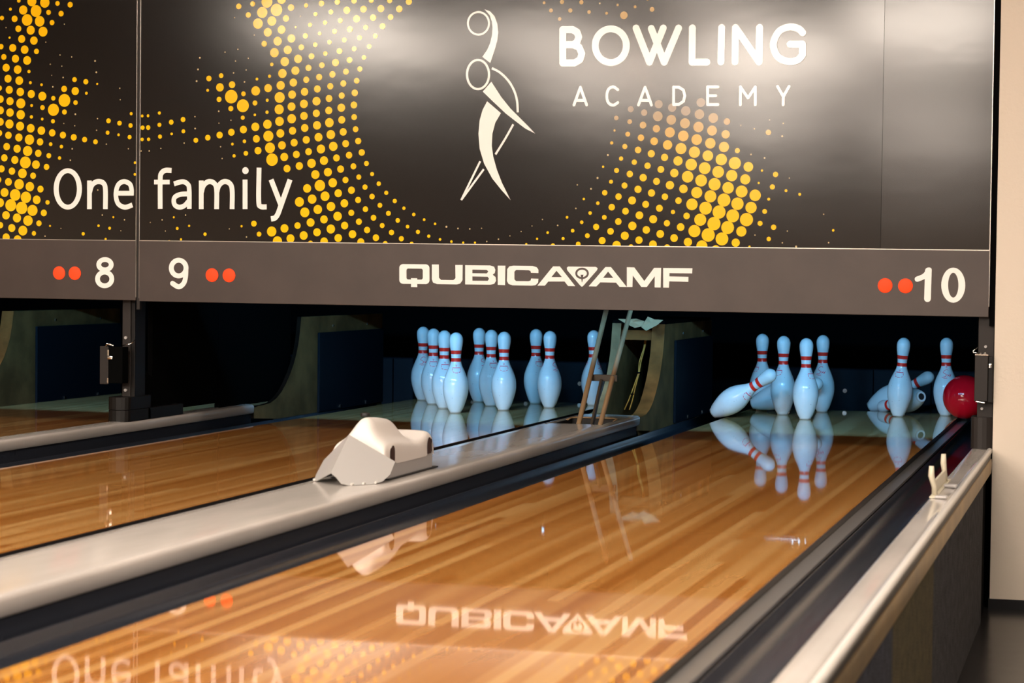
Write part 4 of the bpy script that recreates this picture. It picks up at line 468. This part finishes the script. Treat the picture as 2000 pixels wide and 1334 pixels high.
M_lens = mat('cool led lens', (.8, .9, 1), .3, emit=(.5, .8, 1), estr=40)
pin_light('8', 'cool white pin light bar behind mask above far left lane')
pin_light('9', 'cool white pin light bar behind mask above middle lane')
pin_light('10', 'cool white pin light bar behind mask above right lane')
# machine beam and chrome clips added above the pins only for their glints
for n in ('8', '9', '10'):
    x = LX[n]
    t = thing('glint_beam', {'8': 'black beam added for glints above far left lane deck', '9': 'black beam added for glints above full pin rack', '10': 'black beam added for glints above right lane pins'}[n], 'glint beam')
    bm_ = MB().box(x-.74, x+.74, .05, .12, .530, .60, .004).build('beam', M_black, t)
    b = MB()
    for dx, w_ in ((-.30, .16), (-.17, .008), (-.14, .008), (-.11, .005), (.42, .012)):
        b.box(x+dx, x+dx+w_, .040, .05, .536, .536+(.004 if w_ > .1 else .018))
    explode(b.build('glint_clip', M_chrome, bm_))
    rebase(t, (x, .085, .530))

# ------------------------------------------------------------------ lettering engine (flat film on the masks)
def catmull(P, n=6):
    out = []
    for i in range(len(P)-1):
        p0, p1, p2, p3 = P[max(i-1, 0)], P[i], P[i+1], P[min(i+2, len(P)-1)]
        for k in range(n):
            t = k/n
            out.append(tuple(.5*(2*p1[j]+(p2[j]-p0[j])*t+(2*p0[j]-5*p1[j]+4*p2[j]-p3[j])*t*t+(3*p1[j]-p0[j]-3*p2[j]+p3[j])*t**3) for j in (0, 1)))
    return out+[tuple(P[-1])]
def film(bm, shapes, y):
    for i, s in enumerate(shapes):
        yy = y-.00009*i
        if s[0] == 'p':
            loops = [[Vector((p[0], 0, p[1])) for p in l] for l in s[1:]]
            vs = [bm.verts.new((p.x, yy, p.z)) for l in loops for p in l]
            for t in tessellate_polygon(loops):
                try: bm.faces.new([vs[k] for k in t])
                except ValueError: pass
        else:
            _, w_, cap, sm, cl, P = s; h = w_/2
            P = [tuple(p) for p in P]
            if sm == 1: P = catmull(P)
            elif sm == 2:
                P = catmull(P[:-2])+P[-2:]; sm = 0
            st = [0]
            def lay_(pts):
                st[0] += 1
                bm.faces.new([bm.verts.new((q[0], yy-.00003*st[0], q[1])) for q in pts])
            disc = lambda a: [(a[0]+h*math.cos(q), a[1]+h*math.sin(q)) for q in [2*math.pi*j/20 for j in range(20)]]
            if sm == 0:
                for a, b_ in zip(P, P[1:]):
                    d = Vector((b_[0]-a[0], b_[1]-a[1]))
                    if d.length < 1e-6: continue
                    n_ = Vector((-d.y, d.x)).normalized()*h
                    lay_(((a[0]+n_.x, a[1]+n_.y), (a[0]-n_.x, a[1]-n_.y), (b_[0]-n_.x, b_[1]-n_.y), (b_[0]+n_.x, b_[1]+n_.y)))
                if cap:
                    for a in P: lay_(disc(a))
            else:
                pv = None
                for k, a in enumerate(P):
                    A, B_ = P[max(k-1, 0)], P[min(k+1, len(P)-1)]
                    d = Vector((B_[0]-A[0], B_[1]-A[1])).normalized(); n_ = Vector((-d.y, d.x))*h
                    c = (bm.verts.new((a[0]+n_.x, yy, a[1]+n_.y)), bm.verts.new((a[0]-n_.x, yy, a[1]-n_.y)))
                    if pv: bm.faces.new((pv[0], pv[1], c[1], c[0]))
                    pv = c
                if cap:
                    lay_(disc(P[0])); lay_(disc(P[-1]))
def lettering(name, key, y, m, parent, label=None):
    b = MB(); film(b.bm, TEXT[key], y)
    bm = b.bm
    me = bpy.data.meshes.new(name)
    for f in bm.faces:
        f.normal_update()
        if f.normal.y > 0: f.normal_flip()
    bm.to_mesh(me); bm.free(); me.materials.append(m)
    o = bpy.data.objects.new(name, me); COL.objects.link(o); o.parent = parent
    if label: o['label'] = label
    return o
def dot_pattern(data, y, parent):
    bm = bmesh.new(); lay = bm.loops.layers.float_color.new('ink')
    for i in range(0, len(data), 4):
        x, z, r, fd = data[i]/1e4, data[i+1]/1e4, data[i+2]/1e4, min(1, data[i+3]/100)
        if x > -.745: x = max(x, -.7362+r)
        else: x = min(x, -.7542-r)
        n = 8 if r < .005 else 24
        f = bm.faces.new([bm.verts.new((x+r*math.cos(2*math.pi*k/n), y, z+r*math.sin(2*math.pi*k/n))) for k in range(n)])
        f.normal_update()
        if f.normal.y > 0: f.normal_flip()
        c0 = (.93, .52, .004); c1 = (.26, .18, .11)
        c = [c0[j]*(1-fd)+c1[j]*fd for j in range(3)]
        if r < .0042: c = (.55, .42, .22)
        for l in f.loops: l[lay] = (*c, 1)
    me = bpy.data.meshes.new('dot_pattern'); bm.to_mesh(me); bm.free(); me.materials.append(M_ink)
    o = bpy.data.objects.new('dot_pattern', me); COL.objects.link(o); o.parent = parent
    return o

YM = -1.67
def lamp_dot(x, z, parent):
    b = MB(); n = 28
    rings = []
    for k in range(6):
        a = math.pi/2*k/5
        rings.append([b.bm.verts.new((x+.0268*math.cos(a)*math.cos(2*math.pi*j/n), YM-.006-.006*math.sin(a), z+.0268*math.cos(a)*math.sin(2*math.pi*j/n))) for j in range(n)] if k < 5 else [b.bm.verts.new((x, YM-.012, z))])
    for A, B in zip(rings[:4], rings[1:5]):
        for j in range(n): b.bm.faces.new((A[j], A[(j+1) % n], B[(j+1) % n], B[j]))
    for j in range(n): b.bm.faces.new((rings[4][j], rings[4][(j+1) % n], rings[5][0]))
    b.build('indicator_light', M_red, parent, True)
mk = thing('masking_unit', 'black masking panel with academy sign and lanes 9 and 10', 'masking unit')
MB().box(-.7375, 2.2034, YM, YM+.02, .765, 2.12).build('graphic_panel', M_vinyl, mk)
o = MB().box(2.2046, 2.598, 0, .02, .765, 2.12).build('side_panel', M_vinyl2, mk); o.location = (0, YM, 0)
MB().box(-.7375, 2.598, YM-.004, YM+.02, .533, .773, .001).build('number_board', M_band, mk)
explode(MB().box(-.7385, -.7365, YM-.003, YM+.02, .545, 2.12).box(2.597, 2.5995, YM-.003, YM+.02, .57, 2.12).build('edge_trim', M_silver, mk))
MB().box(-.7365, 2.597, YM-.0055, YM-.003, .7715, .7742).build('joint_strip', M_silver, mk)
dot_pattern(DOTS_R, YM-.0006, mk)
lettering('slogan_lettering', 'family', YM-.0008, M_white, mk)
lettering('sign_lettering', 'bowling', YM-.0008, M_white, mk)
lettering('sign_lettering', 'academy', YM-.0008, M_white, mk)
lettering('figure_emblem', 'figure', YM-.0008, M_white, mk)
lettering('brand_lettering', 'brand', YM-.0048, M_white, mk)
lettering('brand_symbol', 'mark', YM-.0056, M_band, mk)
lettering('lane_number', 'nine', YM-.0048, M_white, mk)
lettering('lane_number', 'ten', YM-.0048, M_white, mk)
for x in (-.424, -.352, 2.224, 2.298): lamp_dot(x, .6405, mk)
rebase(mk, (.93, YM, .533))
mk2 = thing('masking_unit', 'black masking panel of lane 8 at left picture edge', 'masking unit')
MB().box(-4.1, -.7525, YM, YM+.02, .765, 2.12).build('graphic_panel', M_vinyl, mk2)
MB().box(-4.1, -.7525, YM-.004, YM+.02, .536, .773, .001).build('number_board', M_band, mk2)
MB().box(-.7535, -.7515, YM-.003, YM+.02, .548, 2.12).build('edge_trim', M_silver, mk2)
MB().box(-4.1, -.7535, YM-.0055, YM-.003, .7715, .7738).build('joint_strip', M_silver, mk2)
dot_pattern(DOTS_L, YM-.0006, mk2)
lettering('slogan_lettering', 'one', YM-.0008, M_white, mk2)
lettering('lane_number', 'eight', YM-.0048, M_white, mk2)
for x in (-1.085, -1.016): lamp_dot(x, .6395, mk2)
rebase(mk2, (-2.4, YM, .536))
o = MB().box(-.7515, -.7385, YM+.004, YM+.018, .50, 2.12).build('gap_strip', M_steel); tag(o, 'thin dark brown strip in the joint between two masks', 'strip')

o = MB().box(2.6005, 2.6205, -1.655, -1.645, .50, 2.12).build('gap_strip', M_black); tag(o, 'added black strip blocking light in the joint between mask and beige wall', 'strip')  # strip added to stop pin light leaking past the mask
# ------------------------------------------------------------------ posts
def post(x0, x1, y0, y1, zt, label):
    t = thing('support_post', label, 'post')
    MB().box(x0, x1, y0, y1, .0545, zt, .002).build('upright', M_steel, t)
    return t
pl = post(-.838, -.802, -1.62, -1.56, .62, 'brown steel post with hinge bracket between left lanes')
MB().box(-.802, -.785, -1.615, -1.53, .09, .62, .002).build('side_channel', M_steel2, pl)
b = MB()   # base block with rounded front and long shoe
ring = []
for k in range(9):
    a = math.pi*k/8; ring.append((-.822-.046*math.cos(a), -1.665-.03*math.sin(a)))
poly = ring+[(-.776, -1.50), (-.868, -1.50)]
for z0, z1, grow in ((.0537, .098, 0), (.100, .150, -.002)):
    A = [b.bm.verts.new((x, y, z0)) for x, y in poly]; B = [b.bm.verts.new((x, y, z1)) for x, y in poly]
    for k in range(len(poly)): b.bm.faces.new((A[k], A[(k+1) % len(poly)], B[(k+1) % len(poly)], B[k]))
    b.bm.faces.new(B); b.bm.faces.new(A[::-1])
b.box(-.868, -.776, -1.52, -1.22, .0537, .098, .002)
b.build('base_shoe', M_steel2, pl)
b = MB(); b.extrude_x([(-1.53, .26), (-1.52, .10), (-1.30, .10), (-1.28, .115)], -.800, -.794); b.build('gusset', M_black, pl)
MB().box(-.898, -.860, -1.690, -1.684, .200, .352, .003).build('hinge_plate', M_steel, pl)
hb1 = MB().box(-.862, -.800, -1.688, -1.640, .205, .350, .002).build('hinge_box', M_black, pl)
b = MB()
b.box(-.862, -.855, -1.694, -1.686, .315, .338).box(-.862, -.840, -1.695, -1.689, .300, .314, .002).box(-.863, -.857, -1.694, -1.686, .205, .225).tube([(-.870, -1.69, .354), (-.862, -1.695, .362), (-.850, -1.695, .360), (-.838, -1.69, .354)], .004, 8)
explode(b.build('hinge_fitting', M_chrome, hb1, True, 30))
b = MB().tube([(-.815, -1.66, .355), (-.78, -1.66, .362), (-.772, -1.65, .372), (-.778, -1.63, .378)], .0022, 8); b.build('wire_hook', M_chrome, pl, True)
b = MB()
for z in (.385, .175): b.tube([(-.820, -1.628, z), (-.820, -1.616, z)], .006, 12)
explode(b.build('bolt', M_foot, pl, True, 40))
rebase(pl, (-.82, -1.58, .052))
pr_ = post(2.561, 2.618, -1.635, -1.58, .62, 'brown steel post beside the beige wall')
b = MB(); ring = []
for k in range(9):
    a = math.pi*k/8; ring.append((2.583-.042*math.cos(a), -1.640-.028*math.sin(a)))
poly = ring+[(2.625, -1.56), (2.541, -1.56)]
A = [b.bm.verts.new((x, y, .056)) for x, y in poly]; B = [b.bm.verts.new((x, y, .170)) for x, y in poly]
for k in range(len(poly)): b.bm.faces.new((A[k], A[(k+1) % len(poly)], B[(k+1) % len(poly)], B[k]))
b.bm.faces.new(B); b.bm.faces.new(A[::-1]); b.build('base_shoe', M_steel, pr_)
hb2 = MB().box(2.554, 2.601, -1.690, -1.640, .230, .396, .002).build('hinge_box', M_steel, pr_)
MB().box(2.601, 2.618, -1.680, -1.640, .225, .39, .002).build('hinge_plate', M_steel2, pr_)
b = MB().box(2.554, 2.601, -1.692, -1.686, .395, .399).box(2.604, 2.614, -1.690, -1.682, .350, .366, .001)
b.tube([(2.571, -1.688, .400), (2.576, -1.69, .404)], .004, 8).tube([(2.586, -1.688, .400), (2.592, -1.69, .404)], .004, 8).tube([(2.561, -1.69, .228), (2.591, -1.69, .224)], .003, 8)
explode(b.build('hinge_fitting', M_chrome, hb2, True, 30))
MB().tube([(2.564, -1.66, .400), (2.546, -1.66, .404), (2.544, -1.655, .410), (2.561, -1.64, .422)], .0024, 8).build('wire_hook', M_chrome, pr_, True)
b = MB()
for x, z in ((2.588, .425), (2.579, .200)): b.tube([(x, -1.645, z), (x, -1.634, z)], .005, 12)
explode(b.build('bolt', M_foot, pr_, True, 40))
rebase(pr_, (2.57, -1.60, .056))

# ------------------------------------------------------------------ scoring camera housing on the divider
sc = thing('scoring_camera', 'white scoring camera housing with folded grey shield on divider', 'camera housing')
# moulded cover: heights across x for a row of y stations
xs = [.806, .812, .824, .845, .868, .890, .912, .935, .956, .968, .974]
def row(y, side, mid, w_):
    out = []
    for i, x in enumerate(xs):
        u = (x-.890)/.084
        s_ = side
        m_ = mid*math.exp(-(abs(u)/w_)**3.4)
        z = s_+m_
        if i in (0, len(xs)-1): z = s_-.022
        if i in (1, len(xs)-2): z = s_-.007
        out.append((x, y, z))
    return out
rows = [row(-3.398, .125, .0, .55), row(-3.392, .150, .012, .55), row(-3.378, .161, .036, .52), row(-3.356, .166, .060, .48), row(-3.335, .167, .069, .46), row(-3.33, .167, .070, .46), row(-3.27, .164, .070, .46), row(-3.20, .157, .069, .46), row(-3.165, .155, .066, .46), row(-3.135, .150, .040, .48),
        row(-3.10, .149, .008, .5), row(-3.07, .156, .002, .7), row(-3.03, .170, .003, .8), row(-3.00, .172, .004, .9), row(-2.988, .160, .003, .9), row(-2.984, .135, 0, .9)]
b = MB(); V = [[b.bm.verts.new(p) for p in r] for r in rows]
for A, B in zip(V, V[1:]):
    for k in range(len(xs)-1): b.bm.faces.new((A[k], A[k+1], B[k+1], B[k]))
# skirts: right and left sides with two arched openings
def skirt(x, i):
    top = [v[i] for v in V]
    for va, vb in zip(top, top[1:]):
        ya, yb = va.co.y, vb.co.y; ym = (ya+yb)/2
        zb = .098
        if -3.352 < ym < -3.322: zb = .150
        if -3.045 < ym < -3.012: zb = .150
        b.bm.faces.new((va, vb, b.bm.verts.new((x, yb, zb)), b.bm.verts.new((x, ya, zb))))
skirt(.9755, len(xs)-1); skirt(.8045, 0)
for r_ in (V[0], V[-1]):
    for k in range(len(xs)-1):
        b.bm.faces.new((r_[k], r_[k+1], b.bm.verts.new((r_[k+1].co.x, r_[k+1].co.y, .10)), b.bm.verts.new((r_[k].co.x, r_[k].co.y, .10))))
cov = o = b.build('cover', M_cover, sc, True)
md = o.modifiers.new('sub', 'SUBSURF'); md.levels = 1; md.render_levels = 2
MB().box(.812, .9745, -3.372, -2.995, .058, .108, .002).build('metal_foot', M_foot, sc)
b = MB()
for yc in (-3.337, -3.028):
    pts = [(yc-.017, .104), (yc-.017, .135)]
    for k in range(7):
        a = math.pi*k/6; pts.append((yc-.017*math.cos(a), .135+.020*math.sin(a)))
    pts += [(yc+.017, .104)]
    for x in (.972, .808):
        b.bm.faces.new([b.bm.verts.new((x+(.0042 if x > .9 else -.0042), y, z)) for y, z in pts[::1]])
explode(b.build('tunnel_opening', mat('dark brown opening', (.045, .022, .018), .6), cov))
MB().box(.800, .985, -3.385, -2.97, .0567, .0600, .001).build('base_plate', M_plate, sc)
b = MB(); b.lathe([(0, .014), (.006, .015), (.010, .013), (.012, .006)], 20); o = b.build('knob', M_plate, sc, True, 40); o.location = (.862, -3.27, .232)
# folded deflector shield
N_, A_ = (.883, -3.575, .092), (.886, -3.452, .192)
RB1, RB2, RT = (.893, -3.462, .0565), (.992, -3.468, .058), (1.004, -3.432, .112)
LB1, LT = (.785, -3.462, .0565), (.784, -3.396, .110)
RB0, RB3 = (.905, -3.500, .066), (1.003, -3.458, .068)
def on_plane(a, b_, c, x, z):
    """y of the plane through a, b_, c at (x, z)"""
    n = (Vector(b_)-Vector(a)).cross(Vector(c)-Vector(a)); a = Vector(a)
    return (x, a.y-(n.x*(x-a.x)+n.z*(z-a.z))/n.y, z)
pr3 = lambda x, z: on_plane(A_, N_, RB2, x, z)
pl3 = lambda x, z: on_plane(A_, N_, LB1, x, z)
b = MB()
f = lambda ps: b.bm.faces.new([b.bm.verts.new(p) for p in ps])
RT = pr3(1.003, .112)
f([A_, N_, pr3(.898, .079), pr3(.912, .063), pr3(.928, .0565), pr3(.982, .0565), pr3(.994, .062), pr3(1.003, .078), RT])
f([A_, pl3(.784, .110), pl3(.776, .070), pl3(.782, .0565), pl3(.800, .0575), pl3(.835, .072), pl3(.868, .086), N_])
shd = o = b.build('deflector_shield', M_shield, sc); md = o.modifiers.new('s', 'SOLIDIFY'); md.thickness = .002; md.offset = 0
b = MB()
for p in (pr3(.935, .0605), pr3(.958, .0605), pr3(.982, .0605), pl3(.786, .060)):
    b.tube([(p[0], p[1]-.010, p[2]), (p[0], p[1]+.004, p[2])], .0036, 8)
explode(b.build('screw', M_rim, shd, True, 40))
rebase(sc, (.89, -3.3, .0545))

# ------------------------------------------------------------------ pins
IN = .0254
PROF = [(0, 2.03), (.25, 2.20), (.75, 2.828), (1.4, 3.33), (2.25, 3.906), (2.8, 4.22), (3.375, 4.510), (3.95, 4.69), (4.5, 4.766), (5.2, 4.72), (5.875, 4.563), (6.5, 4.22), (7.25, 3.703), (7.9, 3.14), (8.625, 2.472), (9.0, 2.19), (9.375, 1.965), (9.7, 1.85), (10, 1.797), (10.4, 1.808), (10.875, 1.870), (11.3, 1.967), (11.75, 2.094), (12.2, 2.262), (12.625, 2.406), (13.1, 2.515), (13.5, 2.547)]
for k in range(1, 9):
    a = math.pi/2*k/9; PROF.append((13.6+1.4*math.sin(a), 2.547*math.cos(a)))
PROF.append((14.99, .12))
PROF = [(z*IN, d*IN/2) for z, d in PROF]
def prad(z):
    for (a, ra), (b_, rb) in zip(PROF, PROF[1:]):
        if a <= z <= b_: return ra+(rb-ra)*(z-a)/(b_-a)
    return .01
def wrap(shapes, z0, name, m, parent, off=.0004):
    """shapes in metres (u along the circumference, v up), wrapped on the pin"""
    b = MB()
    for w_, pts in shapes:
        pts = catmull(pts, 5) if len(pts) > 2 else [tuple(Vector(pts[0]).lerp(Vector(pts[1]), k/6)) for k in range(7)]
        pv = None
        for k, a in enumerate(pts):
            A, B_ = pts[max(k-1, 0)], pts[min(k+1, len(pts)-1)]
            d = Vector((B_[0]-A[0], B_[1]-A[1])).normalized(); n_ = Vector((-d.y, d.x))*w_/2
            row_ = []
            for sgn in (1, -1):
                u, v = a[0]+sgn*n_.x, z0+a[1]+sgn*n_.y
                r = prad(v)+off; th = u/prad(z0)
                row_.append(b.bm.verts.new((r*math.sin(th), -r*math.cos(th), v)))
            if pv: b.bm.faces.new((pv[0], pv[1], row_[1], row_[0]))
            pv = row_
    return b.build(name, m, parent)
CROWN = [(.0032, [(-.022, .010), (.022, .010)]), (.0022, [(-.021, .007), (-.020, -.003)]), (.0022, [(-.017, -.008), (-.010, -.012)]), (.0022, [(-.006, -.0135), (.006, -.0135)]), (.0022, [(.010, -.012), (.017, -.008)]), (.0022, [(.021, .007), (.020, -.003)]), (.0022, [(-.005, .024), (-.001, .017)]), (.0022, [(.004, .024), (.0, .015)])]
SCRIPT = [(.0026, [(.012, .022), (.004, .026), (-.010, .022), (-.018, .012), (-.006, .006), (.000, .000), (-.006, -.008), (-.020, -.012)]), (.0022, [(.004, -.006), (.012, .000), (.016, .006)]), (.0022, [(.004, .004), (.012, -.004), (.022, -.002)]), (.0022, [(.016, -.008), (.024, .004)]), (.0022, [(-.012, -.016), (.004, -.015)]),
          (.0018, [(-.006, .040), (.000, .046), (.006, .040), (.0, .035), (-.006, .040)]), (.0018, [(-.003, .040), (.003, .041)])]
def make_pin(name='bowling_pin'):
    t = thing(name, '', 'bowling pin')
    MB().lathe([p for p in PROF if p[0] >= .0], 44).build('body', M_pin, t, True, 60)
    for z0, z1 in ((.637*.381, .682*.381), (.731*.381, .777*.381)):
        n = 5
        MB().lathe([(z0+(z1-z0)*k/n, prad(z0+(z1-z0)*k/n)+.0003) for k in range(n+1)], 44, False, False).build('neck_stripe', M_pinred, t, True)
    MB().lathe([(-.0002, .0245), (-.0002, .0262), (.004, .0272), (.0055, .0279), (.006, .0283)], 36, False, False).build('base_collar', M_pinbase, t, True)
    b = MB(); b.bm.faces.new([b.bm.verts.new((.0165*math.cos(2*math.pi*k/24), .0165*math.sin(2*math.pi*k/24), -.0006)) for k in range(24)][::-1])
    b.build('base_hole', M_dark, t)
    wrap(CROWN, .205, 'crown_mark', M_pinmark, t)
    sm = wrap(SCRIPT, .200, 'script_mark', M_pinmark, t); sm.rotation_euler = (0, 0, math.radians(150))
    sh = []
    for k in range(14):
        u, v, a, l = random.uniform(-.18, .18), random.uniform(-.15, .02), random.uniform(0, 3), random.uniform(.001, .006)
        if 0.03 < .17+v: sh.append((.0010, [(u, v), (u+l*math.cos(a), v+l*math.sin(a))]))
    wrap(sh, .17, 'scuff', M_scuff, t, .0003)
    return t
proto = make_pin()
used = [False]
CAMP = Vector((3.0398, -8.6853, .6666))
def put_pin(loc, label, group, face=0, script=False, rot=None, spin=0):
    if not used[0]: t = proto; used[0] = True
    else:
        t = proto.copy(); COL.objects.link(t)
        for ch in list(proto.children):
            c = ch.copy(); COL.objects.link(c); c.parent = t
    t['label'] = label; t['category'] = 'bowling pin'; t['group'] = group
    t.location = loc
    d = CAMP-Vector(loc)
    # turn so that the wanted printed mark shows, 'face' degrees to the right of straight at the viewer
    az = math.atan2(d.x, -d.y) + math.radians(face) - (math.radians(150) if script else 0)
    if rot is None: t.rotation_euler = (0, 0, az)
    else:
        t.rotation_mode = 'QUATERNION'
        t.rotation_quaternion = Vector((0, 0, 1)).rotation_difference(Vector(rot).normalized()) @ Quaternion((0, 0, 1), math.radians(spin))
    return t
S_ = .3048; RR = S_*math.sqrt(3)/2
SPOT = {1: (0, 0), 2: (-S_/2, RR), 3: (S_/2, RR), 4: (-S_, 2*RR), 5: (0, 2*RR), 6: (S_, 2*RR), 7: (-1.5*S_, 3*RR), 8: (-S_/2, 3*RR), 9: (S_/2, 3*RR), 10: (1.5*S_, 3*RR)}
G9 = 'full rack of ten standing pins on the middle lane'
L9 = {1: ('front pin of the full rack, fourth pin counted from picture left', 5, False),
      2: ('white pin right behind and left of the front pin, third pin from left', 8, False),
      3: ('white pin of full rack with crown mark, right of the front pin', 0, False),
      4: ('second white pin from left in the full rack', 2, False),
      5: ('middle pin of full rack, partly behind the crown marked pin', 22, False),
      6: ('nearer pin of the two standing together at the right of full rack', 52, True),
      7: ('leftmost white pin of the full rack, farthest back left', 5, True),
      8: ('back row pin of full rack with its right side hidden, left of middle pin', 45, True),
      9: ('back pin half hidden behind the nearer pin of the right couple in full rack', 32, False),
      10: ('lone back pin of the full rack, seen behind the tan rods', 62, True)}
for k in range(1, 11):
    put_pin((SPOT[k][0], SPOT[k][1], .0006), L9[k][0], G9, L9[k][1], L9[k][2])
G10 = 'scattered pins on the right lane'
x10 = LX['10']
for k, lab, fc, sc_ in ((2, 'frontmost upright pin on right lane with crown mark at its right edge', 48, False), (4, 'upright pin on right lane directly left of its frontmost pin', -42, False),
                   (7, 'upright back pin on right lane, half hidden behind the toppling pin', -60, False), (8, 'upright back pin with red script, right behind frontmost pin of right lane', -14, True),
                   (10, 'upright pin beside the red ball on right lane', 2, True)):
    put_pin((x10+SPOT[k][0], SPOT[k][1], .0006), lab, G10, fc, sc_)
put_pin((2.0285, .628, .0028), 'wobbling upright pin leaning right, alone before two fallen pins', G10, rot=(.026, -.018, .379), spin=-10)
put_pin((1.199, .235, .018), 'toppling pin with raised head at left edge of right lane', G10, rot=(.305, -.085, .205), spin=35)
put_pin((1.300, .700, .036), 'fallen pin lying behind the upright pins, its body at left', G10, rot=(.925, -.15, .31), spin=100)
put_pin((2.131, .722, .094), 'fallen pin showing its round dark base hole to the viewer', G10, rot=(-.60, .74, -.20), spin=0)
put_pin((1.831, 1.12, .008), 'fallen pin with head raised behind the wobbling pin', G10, rot=(.86, -.20, .468), spin=200)

# ------------------------------------------------------------------ ball
bl = thing('bowling_ball', 'shiny red bowling ball touching the rightmost upright pin', 'bowling ball', (2.3455, .6605, .1010))
b = MB(); bmesh.ops.create_uvsphere(b.bm, u_segments=64, v_segments=32, radius=.1055)
b.build('shell', M_ball, bl, True)
b = MB()
for ax in ((.25, .75, .6), (.05, .8, .6), (.15, .95, .35)):
    v = Vector(ax).normalized(); b.tube([v*.100, v*.1058], .0125, 16)
explode(b.build('finger_hole', M_dark, bl, True, 40))

# ------------------------------------------------------------------ hall lamps
M_diff = mat('warm lamp diffuser', (.9, .85, .8), .5, emit=WARM, estr=LAMP)
M_diff2 = mat('bright warm lamp diffuser', (.9, .85, .8), .5, emit=WARM, estr=LAMP*1.75)
def ceiling_light(x, y, sx, sy, label, m=None):
    t = thing('ceiling_light', label, 'ceiling light', (x, y, 2.96), 'warm ceiling lights of the hall')
    MB().box(-sx-.03, sx+.03, -sy-.03, sy+.03, .01, .04).build('frame', M_steel, t)
    MB().box(-sx, sx, -sy, sy, .0, .012).build('diffuser', m or M_diff, t)
LIGHTS = [(-4.25, -12.7, .62, 1.7), (-2.55, -13.6, .62, 1.9), (-1.55, -16.2, .62, 1.7), (-.35, -14.5, .62, 1.7), (1.35, -12.2, .62, 1.4), (-3.4, -18.4, .6, 1.6), (.35, -24.5, .9, 3.2), (-2.2, -23.5, .8, 2.6),
          (-2.6, -4.6, .5, .35), (-.2, -4.6, .5, .35), (2.2, -4.6, .5, .35), (4.4, -4.6, .5, .35), (-2.6, -7.6, .5, .45), (-.2, -7.6, .5, .45), (2.2, -7.6, .5, .45), (4.6, -7.6, .5, .45), (4.6, -10.0, .5, .7), (-.2, -10.4, .4, .25), (2.2, -10.4, .4, .25)]
for i, (x, y, sx, sy) in enumerate(LIGHTS):
    ceiling_light(x, y, sx, sy, 'warm rectangular ceiling light of the bowling hall, outside the picture', M_diff2 if i in (0, 3, 4) else None)
